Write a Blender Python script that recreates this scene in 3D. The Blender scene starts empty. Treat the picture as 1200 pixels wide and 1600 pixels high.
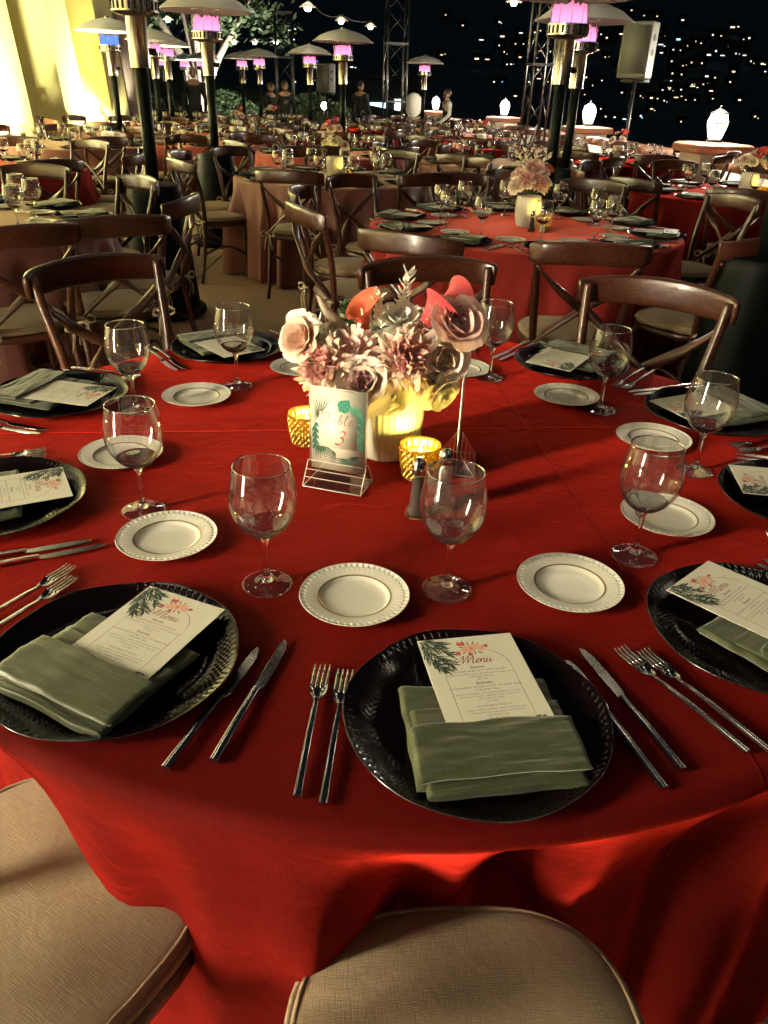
import bpy, bmesh, math, random
from mathutils import Vector, Matrix, noise
R = math.radians; PI = math.pi; sin = math.sin; cos = math.cos
random.seed(7)
scn = bpy.context.scene
col = scn.collection

# ------------------------------------------------------------------ camera
cam = bpy.data.cameras.new('camera'); camo = bpy.data.objects.new('camera', cam); col.objects.link(camo)
PITCH, ROLL = 0.50108, 0.03519
fw = Vector((0, cos(PITCH), -sin(PITCH))); rt = Vector((1, 0, 0)); up = rt.cross(fw)
r2 = rt*cos(ROLL) + up*sin(ROLL); u2 = up*cos(ROLL) - rt*sin(ROLL)
M = Matrix((r2, u2, -fw)).transposed().to_4x4(); M.translation = Vector((0, 0, 1.4225))
camo.matrix_world = M
cam.sensor_fit = 'VERTICAL'; cam.sensor_height = 24; cam.lens = 24*1195.63/1600
cam.clip_start = 0.02; cam.clip_end = 3000
scn.camera = camo

# ------------------------------------------------------------------ night sky, exposure
w = bpy.data.worlds.new('World'); scn.world = w; w.use_nodes = True
nt = w.node_tree; bg = nt.nodes['Background']
sky = nt.nodes.new('ShaderNodeTexSky'); sky.sky_type = 'NISHITA'; sky.sun_disc = False
sky.sun_elevation = R(-4); sky.sun_rotation = R(250); sky.altitude = 50
nt.links.new(sky.outputs[0], bg.inputs[0]); bg.inputs[1].default_value = 0.25
vs = scn.view_settings
scn.display_settings.display_device = 'sRGB'
vs.view_transform = 'Standard'; vs.look = 'None'; vs.gamma = 1; vs.use_curve_mapping = False
vs.exposure = 1.35
cy = scn.cycles
cy.max_bounces = 9; cy.diffuse_bounces = 3; cy.glossy_bounces = 4; cy.transmission_bounces = 8; cy.transparent_max_bounces = 24
cy.caustics_reflective = False; cy.caustics_refractive = False
cy.sample_clamp_indirect = 4; cy.sample_clamp_direct = 30; cy.use_denoising = True
cy.use_light_tree = True; cy.blur_glossy = 0.5

# ------------------------------------------------------------------ materials
MATS = {}
def nodes(name):
    m = bpy.data.materials.new(name); m.use_nodes = True; MATS[name] = m
    return m, m.node_tree.nodes, m.node_tree.links, m.node_tree.nodes['Principled BSDF']
def mat(name, c, rough=.5, metal=0, spec=.5, var=0, vscale=8, bump=0, bscale=200, coat=0, sheen=0, stretch=None, trans=0):
    m, N, L, b = nodes(name)
    b.inputs['Base Color'].default_value = (*c, 1); b.inputs['Roughness'].default_value = rough
    b.inputs['Metallic'].default_value = metal; b.inputs['Specular IOR Level'].default_value = spec
    b.inputs['Coat Weight'].default_value = coat; b.inputs['Sheen Weight'].default_value = sheen
    b.inputs['Transmission Weight'].default_value = trans
    if var or bump:
        tc = N.new('ShaderNodeTexCoord'); mp = N.new('ShaderNodeMapping'); L.new(tc.outputs['Object'], mp.inputs[0])
        if stretch: mp.inputs['Scale'].default_value = stretch
    if var:
        n = N.new('ShaderNodeTexNoise'); n.inputs['Scale'].default_value = vscale; n.inputs['Detail'].default_value = 6
        L.new(mp.outputs[0], n.inputs['Vector'])
        mx = N.new('ShaderNodeMix'); mx.data_type = 'RGBA'
        mx.inputs[6].default_value = (*[x*(1-var) for x in c], 1); mx.inputs[7].default_value = (*[min(1, x*(1+var)) for x in c], 1)
        L.new(n.outputs[0], mx.inputs[0]); L.new(mx.outputs[2], b.inputs['Base Color'])
    if bump:
        n2 = N.new('ShaderNodeTexNoise'); n2.inputs['Scale'].default_value = bscale; n2.inputs['Detail'].default_value = 3
        L.new(mp.outputs[0], n2.inputs['Vector'])
        bp = N.new('ShaderNodeBump'); bp.inputs['Strength'].default_value = bump; bp.inputs['Distance'].default_value = .01
        L.new(n2.outputs[0], bp.inputs['Height']); L.new(bp.outputs[0], b.inputs['Normal'])
    return m
def emit(name, c, s, sample=True):
    m, N, L, b = nodes(name); N.remove(b)
    e = N.new('ShaderNodeEmission'); e.inputs[0].default_value = (*c, 1); e.inputs[1].default_value = s
    L.new(e.outputs[0], N['Material Output'].inputs[0])
    m.cycles.emission_sampling = 'FRONT_BACK' if sample else 'NONE'
    return m
def weave(name, c, rough, scale, var, bump, sheen=0, spec=.3, tint=None, srough=.4, crease=False, c2=None):
    """woven cloth: two crossed thread waves for relief, slubby colour along the thread"""
    m, N, L, b = nodes(name)
    b.inputs['Roughness'].default_value = rough; b.inputs['Sheen Weight'].default_value = sheen; b.inputs['Specular IOR Level'].default_value = spec
    if tint: b.inputs['Sheen Tint'].default_value = (*tint, 1)
    b.inputs['Sheen Roughness'].default_value = srough
    tc = N.new('ShaderNodeTexCoord')
    hs = []
    for ax in (0, 1):
        mp = N.new('ShaderNodeMapping'); L.new(tc.outputs['Object'], mp.inputs[0])
        s = [scale*.06, scale*.06, scale*.06]; s[ax] = scale; mp.inputs['Scale'].default_value = s
        n = N.new('ShaderNodeTexNoise'); n.inputs['Scale'].default_value = 1; n.inputs['Detail'].default_value = 3
        L.new(mp.outputs[0], n.inputs['Vector']); hs.append(n)
    ad = N.new('ShaderNodeMath'); ad.operation = 'ADD'; L.new(hs[0].outputs[0], ad.inputs[0]); L.new(hs[1].outputs[0], ad.inputs[1])
    rp = N.new('ShaderNodeMapRange'); rp.inputs[1].default_value = .6; rp.inputs[2].default_value = 1.4
    L.new(ad.outputs[0], rp.inputs[0])
    mx = N.new('ShaderNodeMix'); mx.data_type = 'RGBA'
    mx.inputs[6].default_value = (*[x*(1-var) for x in c], 1)
    mx.inputs[7].default_value = (*[min(1, x*(1+var)) for x in (c2 or c)], 1)
    L.new(rp.outputs[0], mx.inputs[0]); L.new(mx.outputs[2], b.inputs['Base Color'])
    bp = N.new('ShaderNodeBump'); bp.inputs['Strength'].default_value = bump; bp.inputs['Distance'].default_value = .002
    L.new(ad.outputs[0], bp.inputs['Height']); last = bp
    if crease:      # pressed fold lines left in the linen
        sp = N.new('ShaderNodeSeparateXYZ'); L.new(tc.outputs['Object'], sp.inputs[0])
        for (a, bb, cc) in crease:
            d1 = N.new('ShaderNodeMath'); d1.operation = 'MULTIPLY_ADD'; d1.inputs[1].default_value = a; d1.inputs[2].default_value = cc; L.new(sp.outputs[0], d1.inputs[0])
            d2 = N.new('ShaderNodeMath'); d2.operation = 'MULTIPLY_ADD'; d2.inputs[1].default_value = bb; L.new(sp.outputs[1], d2.inputs[0]); L.new(d1.outputs[0], d2.inputs[2])
            d3 = N.new('ShaderNodeMath'); d3.operation = 'ABSOLUTE'; L.new(d2.outputs[0], d3.inputs[0])
            mr = N.new('ShaderNodeMapRange'); mr.interpolation_type = 'SMOOTHSTEP'; mr.inputs[1].default_value = 0; mr.inputs[2].default_value = .004; mr.inputs[3].default_value = 1; mr.inputs[4].default_value = 0
            L.new(d3.outputs[0], mr.inputs[0])
            b2 = N.new('ShaderNodeBump'); b2.inputs['Strength'].default_value = .7; b2.inputs['Distance'].default_value = .0015
            L.new(mr.outputs[0], b2.inputs['Height']); L.new(last.outputs[0], b2.inputs['Normal']); last = b2
        for sc_, st_, ds_ in ((13, .35, .006), (41, .25, .0015)):
            nq = N.new('ShaderNodeTexNoise'); nq.inputs['Scale'].default_value = sc_; nq.inputs['Detail'].default_value = 2; nq.inputs['Distortion'].default_value = 1.2; L.new(tc.outputs['Object'], nq.inputs['Vector'])
            bq = N.new('ShaderNodeBump'); bq.inputs['Strength'].default_value = st_; bq.inputs['Distance'].default_value = ds_
            L.new(nq.outputs[0], bq.inputs['Height']); L.new(last.outputs[0], bq.inputs['Normal']); last = bq
        nz = N.new('ShaderNodeTexNoise'); nz.inputs['Scale'].default_value = 3.5; nz.inputs['Detail'].default_value = 3; L.new(tc.outputs['Object'], nz.inputs['Vector'])
        b3 = N.new('ShaderNodeBump'); b3.inputs['Strength'].default_value = .4; b3.inputs['Distance'].default_value = .02
        L.new(nz.outputs[0], b3.inputs['Height']); L.new(last.outputs[0], b3.inputs['Normal']); last = b3
    L.new(last.outputs[0], b.inputs['Normal'])
    return m
def wood(name, c1, c2, rough=.3):
    m, N, L, b = nodes(name)
    b.inputs['Roughness'].default_value = rough; b.inputs['Coat Weight'].default_value = .25; b.inputs['Coat Roughness'].default_value = .15
    tc = N.new('ShaderNodeTexCoord'); mp = N.new('ShaderNodeMapping'); mp.inputs['Scale'].default_value = (5, 5, 14)
    L.new(tc.outputs['Object'], mp.inputs[0])
    n = N.new('ShaderNodeTexNoise'); n.inputs['Scale'].default_value = 1.6; n.inputs['Detail'].default_value = 4; n.inputs['Distortion'].default_value = .8
    L.new(mp.outputs[0], n.inputs['Vector'])
    wv = N.new('ShaderNodeMath'); wv.operation = 'MULTIPLY'; wv.inputs[1].default_value = 60; L.new(n.outputs[0], wv.inputs[0])
    sn = N.new('ShaderNodeMath'); sn.operation = 'SINE'; L.new(wv.outputs[0], sn.inputs[0])
    mr = N.new('ShaderNodeMapRange'); mr.inputs[1].default_value = -1; L.new(sn.outputs[0], mr.inputs[0])
    mx = N.new('ShaderNodeMix'); mx.data_type = 'RGBA'; mx.inputs[6].default_value = (*c1, 1); mx.inputs[7].default_value = (*c2, 1)
    oi = N.new('ShaderNodeObjectInfo'); ov = N.new('ShaderNodeMapRange'); ov.inputs[3].default_value = .6; ov.inputs[4].default_value = 1.5; L.new(oi.outputs['Random'], ov.inputs[0])
    sc = N.new('ShaderNodeVectorMath'); sc.operation = 'SCALE'; L.new(mx.outputs[2], sc.inputs[0]); L.new(ov.outputs[0], sc.inputs['Scale'])
    ad = N.new('ShaderNodeVectorMath'); ad.operation = 'ADD'; L.new(tc.outputs['Object'], ad.inputs[0]); L.new(oi.outputs['Random'], ad.inputs[1]); L.new(ad.outputs[0], mp.inputs[0])
    L.new(mr.outputs[0], mx.inputs[0]); L.new(sc.outputs[0], b.inputs['Base Color'])
    bp = N.new('ShaderNodeBump'); bp.inputs['Strength'].default_value = .08; bp.inputs['Distance'].default_value = .001
    L.new(sn.outputs[0], bp.inputs['Height']); L.new(bp.outputs[0], b.inputs['Normal'])
    return m
def thin_glass(name, tint=(1, 1, 1), f0=.045, rough=0.0, white_mix=.03):
    """clear thin-walled glass: passes light straight on, mirrors it by its angle"""
    m, N, L, b = nodes(name); N.remove(b)
    lw = N.new('ShaderNodeLayerWeight'); lw.inputs[0].default_value = .5
    p = N.new('ShaderNodeMath'); p.operation = 'POWER'; p.inputs[1].default_value = 4; L.new(lw.outputs['Facing'], p.inputs[0])
    p.inputs[1].default_value = 3
    q = N.new('ShaderNodeMath'); q.operation = 'MULTIPLY_ADD'; q.inputs[1].default_value = .9; q.inputs[2].default_value = f0; L.new(p.outputs[0], q.inputs[0])
    t = N.new('ShaderNodeBsdfTransparent'); t.inputs[0].default_value = (*tint, 1)
    g = N.new('ShaderNodeBsdfGlossy'); g.inputs['Roughness'].default_value = rough
    mx = N.new('ShaderNodeMixShader'); L.new(q.outputs[0], mx.inputs[0]); L.new(t.outputs[0], mx.inputs[1]); L.new(g.outputs[0], mx.inputs[2])
    df = N.new('ShaderNodeBsdfDiffuse'); df.inputs[0].default_value = (1, .98, .92, 1); m2 = N.new('ShaderNodeMixShader'); m2.inputs[0].default_value = white_mix   # white diffuse mixed in so the glass looks luminous
    L.new(mx.outputs[0], m2.inputs[1]); L.new(df.outputs[0], m2.inputs[2]); L.new(m2.outputs[0], N['Material Output'].inputs[0])
    return m

weave('cloth_red', (.080, .0030, .0019), .8, 900, .2, .25, sheen=1.0, spec=.05, tint=(1, .046, .026), srough=.36, crease=[(-.117, .993, -.13), (.993, .117, -.31)])
weave('cloth_terracotta', (.38, .080, .068), .7, 700, .12, .15, spec=.25, sheen=.6, tint=(1, .55, .4))  # same red cloth, its lit satin look put into the base colour
weave('cloth_rose', (.22, .020, .016), .8, 900, .15, .2, sheen=.8, spec=.08, tint=(1, .19, .14))  # the red cloth again, with lens flare put into its colour
weave('cloth_copper', (.20, .072, .062), .55, 500, .15, .2, sheen=.5, spec=.5, tint=(1, .7, .5))
weave('linen', (.30, .225, .140), .85, 950, .2, .5, sheen=.15, spec=.2, crease=[(1, 0, 9)])
weave('napkin_cloth', (.047, .056, .023), .5, 420, .22, .25, sheen=.25, spec=.4)
weave('tie_cloth', (.45, .38, .26), .9, 300, .15, .3)
wood('varnished_wood', (.030, .0085, .0045), (.064, .018, .008))
wood('dark_wood', (.045, .017, .008), (.085, .032, .014))
thin_glass('bowl_glass', f0=.085, white_mix=.004)
thin_glass('acrylic', (.98, .97, .95), .025, white_mix=.002)
m, N, L, b = nodes('solid_glass'); b.inputs['Transmission Weight'].default_value = 1; b.inputs['Roughness'].default_value = 0; b.inputs['IOR'].default_value = 1.5; b.inputs['Base Color'].default_value = (1, 1, 1, 1)
mat('charger_glass', (.005, .0022, .0026), .13, spec=.42)
mat('charger_rim', (.16, .15, .15), .22, metal=1)
mat('ceramic', (.72, .69, .58), .12, spec=.5, coat=.3)
mat('gold_band', (.45, .33, .17), .25, metal=.6)
mat('vase_ceramic', (.70, .66, .55), .22, spec=.5, var=.05, vscale=20)
mat('steel', (.50, .48, .46), .16, metal=1)
mat('stainless', (.60, .57, .50), .25, metal=1, var=.15, vscale=15)
mat('reflector_metal', (.74, .73, .68), .42, metal=.15, var=.15, vscale=5)
mat('heater_green', (.0025, .0045, .0035), .5, spec=.12, var=.3, vscale=4)
mat('black_metal', (.012, .012, .012), .4, metal=.4)
mat('truss_metal', (.10, .10, .10), .35, metal=.9)
mat('card_paper', (.66, .63, .51), .7, var=.03, vscale=60)
mat('ink_rose', (.22, .045, .03), .7); mat('ink_brown', (.16, .09, .055), .7); mat('print_green', (.022, .045, .030), .7); mat('print_sage', (.05, .13, .08), .7)
mat('print_coral', (.50, .10, .07), .7); mat('print_blush', (.70, .38, .28), .7); mat('ink_gold', (.26, .10, .06), .5); mat('ink_red', (.34, .02, .015), .6)
mat('print_teal', (.02, .19, .13), .7); mat('print_mint', (.09, .30, .20), .7); mat('print_dark', (.015, .035, .03), .7)
m = mat('gold_glass', (.70, .40, .09), .14, metal=.9, var=.6, vscale=110)
_N, _L = m.node_tree.nodes, m.node_tree.links; _t = _N.new('ShaderNodeBsdfTranslucent'); _t.inputs[0].default_value = (1, .68, .16, 1); _x = _N.new('ShaderNodeMixShader'); _x.inputs[0].default_value = .22
_L.new(_N['Principled BSDF'].outputs[0], _x.inputs[1]); _L.new(_t.outputs[0], _x.inputs[2]); _L.new(_x.outputs[0], _N['Material Output'].inputs[0])
mat('candle_wax', (.85, .75, .45), .5)
emit('candle_flame', (1.0, .72, .10), 8)
emit('candle_pool', (1.0, .75, .13), 1.2)
mat('pepper', (.022, .015, .010), .8, var=.8, vscale=500); mat('salt', (.80, .78, .72), .8)
def petal(name, c, c2, tr=.30):
    m, N, L, b = nodes(name); b.inputs['Roughness'].default_value = .6; b.inputs['Specular IOR Level'].default_value = .25
    tc = N.new('ShaderNodeTexCoord'); n = N.new('ShaderNodeTexNoise'); n.inputs['Scale'].default_value = 35; n.inputs['Detail'].default_value = 4
    L.new(tc.outputs['Object'], n.inputs['Vector'])
    mr = N.new('ShaderNodeMapRange'); mr.inputs[1].default_value = .3; mr.inputs[2].default_value = .7; L.new(n.outputs[0], mr.inputs[0])
    mx = N.new('ShaderNodeMix'); mx.data_type = 'RGBA'; mx.inputs[6].default_value = (*c, 1); mx.inputs[7].default_value = (*c2, 1)
    L.new(mr.outputs[0], mx.inputs[0]); L.new(mx.outputs[2], b.inputs['Base Color'])
    t = N.new('ShaderNodeBsdfTranslucent'); L.new(mx.outputs[2], t.inputs[0])
    ms = N.new('ShaderNodeMixShader'); ms.inputs[0].default_value = tr; L.new(b.outputs[0], ms.inputs[1]); L.new(t.outputs[0], ms.inputs[2])
    L.new(ms.outputs[0], N['Material Output'].inputs[0]); return m
petal('petal_blush', (.90, .70, .58), (.94, .82, .71)); petal('petal_mauve', (.60, .32, .33), (.86, .60, .55)); petal('petal_peach', (.88, .56, .42), (.93, .74, .60))
petal('petal_pink', (.86, .40, .34), (.92, .62, .52)); petal('petal_cream', (.90, .80, .56), (.93, .86, .66)); petal('petal_white', (.90, .90, .78), (.93, .93, .84))
petal('petal_coral', (.48, .075, .035), (.62, .17, .08)); petal('petal_rose', (.42, .04, .05), (.58, .10, .10)); petal('petal_mum', (.84, .50, .44), (.94, .74, .64))
petal('leaf_green', (.035, .07, .025), (.06, .11, .04)); petal('dried_grass', (.45, .36, .26), (.56, .46, .34))
mat('plaster', (.62, .58, .48), .85, var=.08, vscale=2, bump=.2, bscale=30)
mat('plaster_yellow', (.56, .50, .22), .85, var=.12, vscale=1.5, bump=.3, bscale=25)
mat('plaster_mauve', (.36, .28, .27), .85, var=.08, vscale=2)
mat('terracotta_tile', (.38, .17, .11), .6, var=.2, vscale=6)
mat('paving', (.33, .215, .135), .75, var=.22, vscale=2.2, bump=.3, bscale=70)
mat('mortar', (.10, .075, .055), .9)
mat('lawn', (.05, .08, .03), .95, var=.5, vscale=6, bump=.8, bscale=40)
mat('hill_dark', (.06, .13, .14), 1, var=.7, vscale=.012)
mat('house_dark', (.02, .02, .02), .9)
mat('bark', (.30, .25, .20), .9, var=.3, vscale=9, bump=.6, bscale=30)
mat('tree_leaf', (.055, .09, .035), .6, var=.4, vscale=.8)
mat('speaker_grey', (.11, .11, .10), .6); mat('grille_black', (.015, .015, .015), .7)
mat('skin', (.45, .25, .17), .55); mat('hair_dark', (.015, .010, .008), .5); mat('clothes_black', (.010, .010, .012), .8); mat('shirt_white', (.75, .73, .66), .8)
mat('cable', (.01, .01, .01), .6); petal('shade_enamel', (.75, .75, .7), (.75, .75, .7), .5)
emit('bulb', (1.0, .86, .62), 8.5)
emit('lantern_glow', (1.0, .90, .70), 5)
emit('flood_glow', (1.0, .93, .75), 40)
emit('door_glow', (1.0, .87, .60), 88)  # added key light, the glow of the assumed unseen door
for nm, c, s in [('window_warm', (1, .78, .48), 1.1), ('window_white', (.9, 1, .95), 1.0), ('window_blue', (.15, .35, 1), 1.6), ('window_cyan', (.45, .9, 1), 1.6)]: emit(nm, c, s, False)
m, N, L, b = nodes('heater_flame'); N.remove(b)       # blue at the burner, pink above
tc = N.new('ShaderNodeTexCoord'); sp = N.new('ShaderNodeSeparateXYZ'); L.new(tc.outputs['Object'], sp.inputs[0])
cr = N.new('ShaderNodeValToRGB'); L.new(sp.outputs[2], cr.inputs[0])
mr = N.new('ShaderNodeMapRange'); mr.inputs[1].default_value = 1.86; mr.inputs[2].default_value = 2.02; L.new(sp.outputs[2], mr.inputs[0]); L.new(mr.outputs[0], cr.inputs[0])
cr.color_ramp.elements[0].color = (.22, .32, 1, 1); cr.color_ramp.elements[1].color = (1, .10, .22, 1)
e1 = cr.color_ramp.elements.new(.22); e1.color = (1, .30, .55, 1)
e = N.new('ShaderNodeEmission'); L.new(cr.outputs[0], e.inputs[0]); e.inputs[1].default_value = .75
L.new(e.outputs[0], N['Material Output'].inputs[0])
m, N, L, b = nodes('blue_flame'); N.remove(b); e = N.new('ShaderNodeEmission'); e.inputs[0].default_value = (.10, .22, 1, 1); e.inputs[1].default_value = .7
L.new(e.outputs[0], N['Material Output'].inputs[0])

# ------------------------------------------------------------------ mesh helpers
def mesh(name, v, f, smooth=True):
    me = bpy.data.meshes.new(name); me.from_pydata([tuple(p) for p in v], [], f); me.update()
    if smooth: me.polygons.foreach_set('use_smooth', [True]*len(me.polygons))
    return me
class MB:
    def __init__(s): s.v = []; s.f = []
    def add(s, v, f):
        o = len(s.v); s.v += [tuple(p) for p in v]; s.f += [tuple(i+o for i in q) for q in f]; return s
    def box(s, c, d, rz=0):
        x, y, z = [k/2 for k in d]; cc, ss = cos(rz), sin(rz)
        v = [(c[0]+a*x*cc-b*y*ss, c[1]+a*x*ss+b*y*cc, c[2]+e*z) for e in (-1, 1) for a, b in ((-1, -1), (1, -1), (1, 1), (-1, 1))]
        return s.add(v, [(3, 2, 1, 0), (4, 5, 6, 7), (0, 1, 5, 4), (1, 2, 6, 5), (2, 3, 7, 6), (3, 0, 4, 7)])
    def lathe(s, prof, n=32, fn=None, c=(0, 0, 0)):
        v = []
        for (r, z) in prof:
            for i in range(n):
                t = 2*PI*i/n; k, dz = fn(t, r, z) if fn else (1, 0)
                v.append((c[0]+r*k*cos(t), c[1]+r*k*sin(t), c[2]+z+dz))
        f = [(j*n+i, j*n+(i+1) % n, (j+1)*n+(i+1) % n, (j+1)*n+i) for j in range(len(prof)-1) for i in range(n)]
        return s.add(v, f)
    def tube(s, pts, rad, n=8, cap=True, flat=None):
        """sweep; flat=(half width, half thickness, wide axis hint) gives a bar"""
        pts = [Vector(p) for p in pts]; m_ = len(pts); v = []; prev = None
        for i, p in enumerate(pts):
            t = (pts[min(i+1, m_-1)]-pts[max(i-1, 0)]).normalized()
            if flat: a = Vector(flat[2]); x = (a - t*a.dot(t)).normalized()
            elif prev is None:
                a = Vector((0, 0, 1)) if abs(t.z) < .9 else Vector((1, 0, 0)); x = t.cross(a).normalized()
            else: x = (prev - t*prev.dot(t)).normalized()
            prev = x; y = t.cross(x)
            r = rad[i] if isinstance(rad, (list, tuple)) else rad
            for k in range(n):
                q = 2*PI*k/n
                if flat:
                    ex = .5; cx, cy_ = cos(q), sin(q)
                    v.append(p + x*flat[0]*r*math.copysign(abs(cx)**ex, cx) + y*flat[1]*r*math.copysign(abs(cy_)**ex, cy_))
                else: v.append(p + x*r*cos(q) + y*r*sin(q))
        f = [(j*n+i, j*n+(i+1) % n, (j+1)*n+(i+1) % n, (j+1)*n+i) for j in range(m_-1) for i in range(n)]
        if cap: f += [tuple(range(n))[::-1], tuple((m_-1)*n+k for k in range(n))]
        return s.add(v, f)
    def grid(s, fn, nu, nv):
        v = [fn(i/nu, j/nv) for j in range(nv+1) for i in range(nu+1)]
        return s.add(v, [(j*(nu+1)+i, j*(nu+1)+i+1, (j+1)*(nu+1)+i+1, (j+1)*(nu+1)+i) for j in range(nv) for i in range(nu)])
    def slab(s, outline, z0, z1, bev=.008, dome=0, seg=3):
        """solid from a closed outline with rounded rims, domed top if wanted"""
        n = len(outline); cx = sum(p[0] for p in outline)/n; cyy = sum(p[1] for p in outline)/n; rings = []
        for i in range(seg+1):
            a = PI/2*i/seg; rings.append((bev*(1-sin(a)), z0+bev*(1-cos(a))))
        for i in range(seg+1):
            a = PI/2*i/seg; rings.append((bev*(1-cos(a)), z1-bev*(1-sin(a))))
        v = []; rmin = min(math.hypot(p[0]-cx, p[1]-cyy) for p in outline)
        for ins, z in rings:
            for p in outline:
                d = math.hypot(p[0]-cx, p[1]-cyy); k = 1-ins/d; v.append((cx+(p[0]-cx)*k, cyy+(p[1]-cyy)*k, z))
        base = len(rings)
        for k in (.85, .65, .4, .15):
            for p in outline: v.append((cx+(p[0]-cx)*k, cyy+(p[1]-cyy)*k, z1+dome*(1-k*k)))
        tot = base+4
        f = [(j*n+i, j*n+(i+1) % n, (j+1)*n+(i+1) % n, (j+1)*n+i) for j in range(tot-1) for i in range(n)]
        f += [tuple(range(n))[::-1], tuple((tot-1)*n+k for k in range(n))]
        return s.add(v, f)
    def mesh(s, name, smooth=True): return mesh(name, s.v, s.f, smooth)
def auto(o, ang=40):
    me = o.data; me.polygons.foreach_set('use_smooth', [True]*len(me.polygons))
    bm = bmesh.new(); bm.from_mesh(me)
    for e_ in bm.edges:
        if len(e_.link_faces) == 2 and e_.calc_face_angle(0) > R(ang): e_.smooth = False
    bm.to_mesh(me); bm.free(); return o
def obj(name, me, m, parent=None, loc=None, rot=None):
    if isinstance(me, MB): me = me.mesh(name)
    o = bpy.data.objects.new(name, me); col.objects.link(o)
    if m:
        m = MATS[m] if isinstance(m, str) else m
        if not len(me.materials): me.materials.append(m)
    if parent: o.parent = parent
    if loc is not None: o.location = loc
    if rot is not None: o.rotation_euler = rot
    return o
def tag(o, label=None, cat=None, group=None, kind=None):
    if label: o['label'] = label
    if cat: o['category'] = cat
    if group: o['group'] = group
    if kind: o['kind'] = kind
    return o
def thing(name, label, cat, loc=(0, 0, 0), rz=0, group=None):
    o = bpy.data.objects.new(name, None); col.objects.link(o); o.empty_display_size = .05
    o.location = loc; o.rotation_euler = (0, 0, rz)
    return tag(o, label, cat, group)
def copy_tree(o, parent=None):
    c = o.copy(); col.objects.link(c)
    if parent: c.parent = parent
    for ch in o.children: copy_tree(ch, c)
    return c
def place(proto, used, loc, rz, label, group=None, scale=None):
    """first call moves the prototype itself, later ones copy the whole tree"""
    o = copy_tree(proto) if proto.name in used else proto
    used.add(proto.name)
    o.location = loc; o.rotation_euler = (0, 0, rz); o['label'] = label
    if group: o['group'] = group
    elif 'group' in o: del o['group']
    if scale: o.scale = (scale,)*3 if not isinstance(scale, tuple) else scale
    return o
USED = set()
def smoothpts(p, n=6):
    """Catmull-Rom through points of any dimension"""
    out = []
    for i in range(len(p)-1):
        a, b_, c, d = p[max(i-1, 0)], p[i], p[i+1], p[min(i+2, len(p)-1)]
        for k in range(n):
            t = k/n
            out.append(tuple(.5*((2*b_[q])+(-a[q]+c[q])*t+(2*a[q]-5*b_[q]+4*c[q]-d[q])*t*t+(-a[q]+3*b_[q]-3*c[q]+d[q])*t**3) for q in range(len(b_))))
    out.append(tuple(p[-1])); return out
HOUR = ['twelve', 'one', 'two', 'three', 'four', 'five', 'six', 'seven', 'eight', 'nine', 'ten', 'eleven']
def hour(a): return HOUR[int(round((90-a)/30)) % 12]

# ------------------------------------------------------------------ ground, terrace, hill
def worldspace(name):
    """let a material's pattern run through the place instead of restarting on each piece"""
    nt_ = MATS[name].node_tree; g = nt_.nodes.new('ShaderNodeNewGeometry')
    for n in nt_.nodes:
        if n.type == 'MAPPING':
            for l in list(nt_.links):
                if l.to_node == n and l.to_socket.name == 'Vector': nt_.links.remove(l)
            nt_.links.new(g.outputs['Position'], n.inputs['Vector'])
for k in ('paving', 'plaster', 'plaster_yellow', 'tree_leaf', 'hill_dark', 'lawn', 'terracotta_tile'): worldspace(k)
terr = tag(obj('terrace', MB().box((-.4, 13, -.11), (13.4, 36, .2)), 'mortar'), kind='structure')
S = 1.2; sl = MB(); sl.slab([(-.594, -.594), (.594, -.594), (.594, .594), (-.594, .594)], -.03, 0, .006, 0, 2); slm = sl.mesh('paving_slab', False); slm.materials.append(MATS['paving'])
for i in range(11):
    for j in range(26):
        o = obj('paving_slab', slm, None, terr, (-6.4+S*i+.55, -2.6+S*j, -.004+random.uniform(-.0015, .0015)), (0, 0, random.choice((0, PI/2, PI, -PI/2))+R(random.uniform(-.15, .15))))
def hillz(x, y):
    d = math.hypot(x, y)
    k = max(0, (d-60)/640)
    return -14 + 22*min(1, max(0, (d-30)/60))*0 + 128*k**1.1 + 9*noise.noise(Vector((x*.006, y*.006, 3)))*min(1, k*6)
g = MB(); g.grid(lambda u, v: (lambda a, d: (d*sin(a), d*cos(a), hillz(d*sin(a), d*cos(a))))(R(-75+150*u), 34+v**1.6*900), 90, 60)
tag(obj('hillside', g, 'hill_dark'), kind='structure')
tag(obj('ground', MB().grid(lambda u, v: (-1500+3000*u, -600+2000*v, -16.5), 4, 4), 'hill_dark'), kind='structure')
lw = MB(); lw.grid(lambda u, v: (-16+17.5*u, 26+v*16, -.05+2.0*(v**.8)*(1-.75*u**2)+.25*noise.noise(Vector((u*5, v*4, 1)))), 40, 24)
tag(obj('lawn', lw, 'lawn'), kind='structure')

# ------------------------------------------------------------------ lit houses on the hill
HL = {'window_warm': [(965,47),(985,57),(1035,54),(690,86),(1018,41),(870,86.6),(1090,94),(1008,25),(1027,26),(1145,43),(1030,61),(1087,65),(1075,72),(1095,68),(1163,62),(1050,96),(1068,103),(1082,98),(1097,99),(1147,107),(1190,100),(1015,104),(1000,150),(1017,153),(1027,154),(1070,156),(1180,182),(1085,156),(843,109),(842,123),(833,110),(860,81),(1065,190),(1017,170),(805,150),(870,205),(900,183),(745,92),(760,93)],
      'window_white': [(928,55),(980,31),(1066,32),(1113,55),(940,54),(1032,70),(1053,78),(1150,84),(1115,80),(1107,86),(1145,78),(1120,80),(1195,112),(835,90),(828,128),(813,52),(827,128),(1063,79),(1128,87),(1140,72),(1170,60),(550,105),(455,48),(447,58),(457,62),(938,170),(960,183),(947,182),(772,128),(462,128)],
      'window_blue': [(785,128),(495,130),(492,96),(1148,82),(1148,77)],
      'window_cyan': [(870,90),(975,186),(985,185),(1000,181),(556,140),(583,140),(570,128),(1060,62)]}
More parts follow.
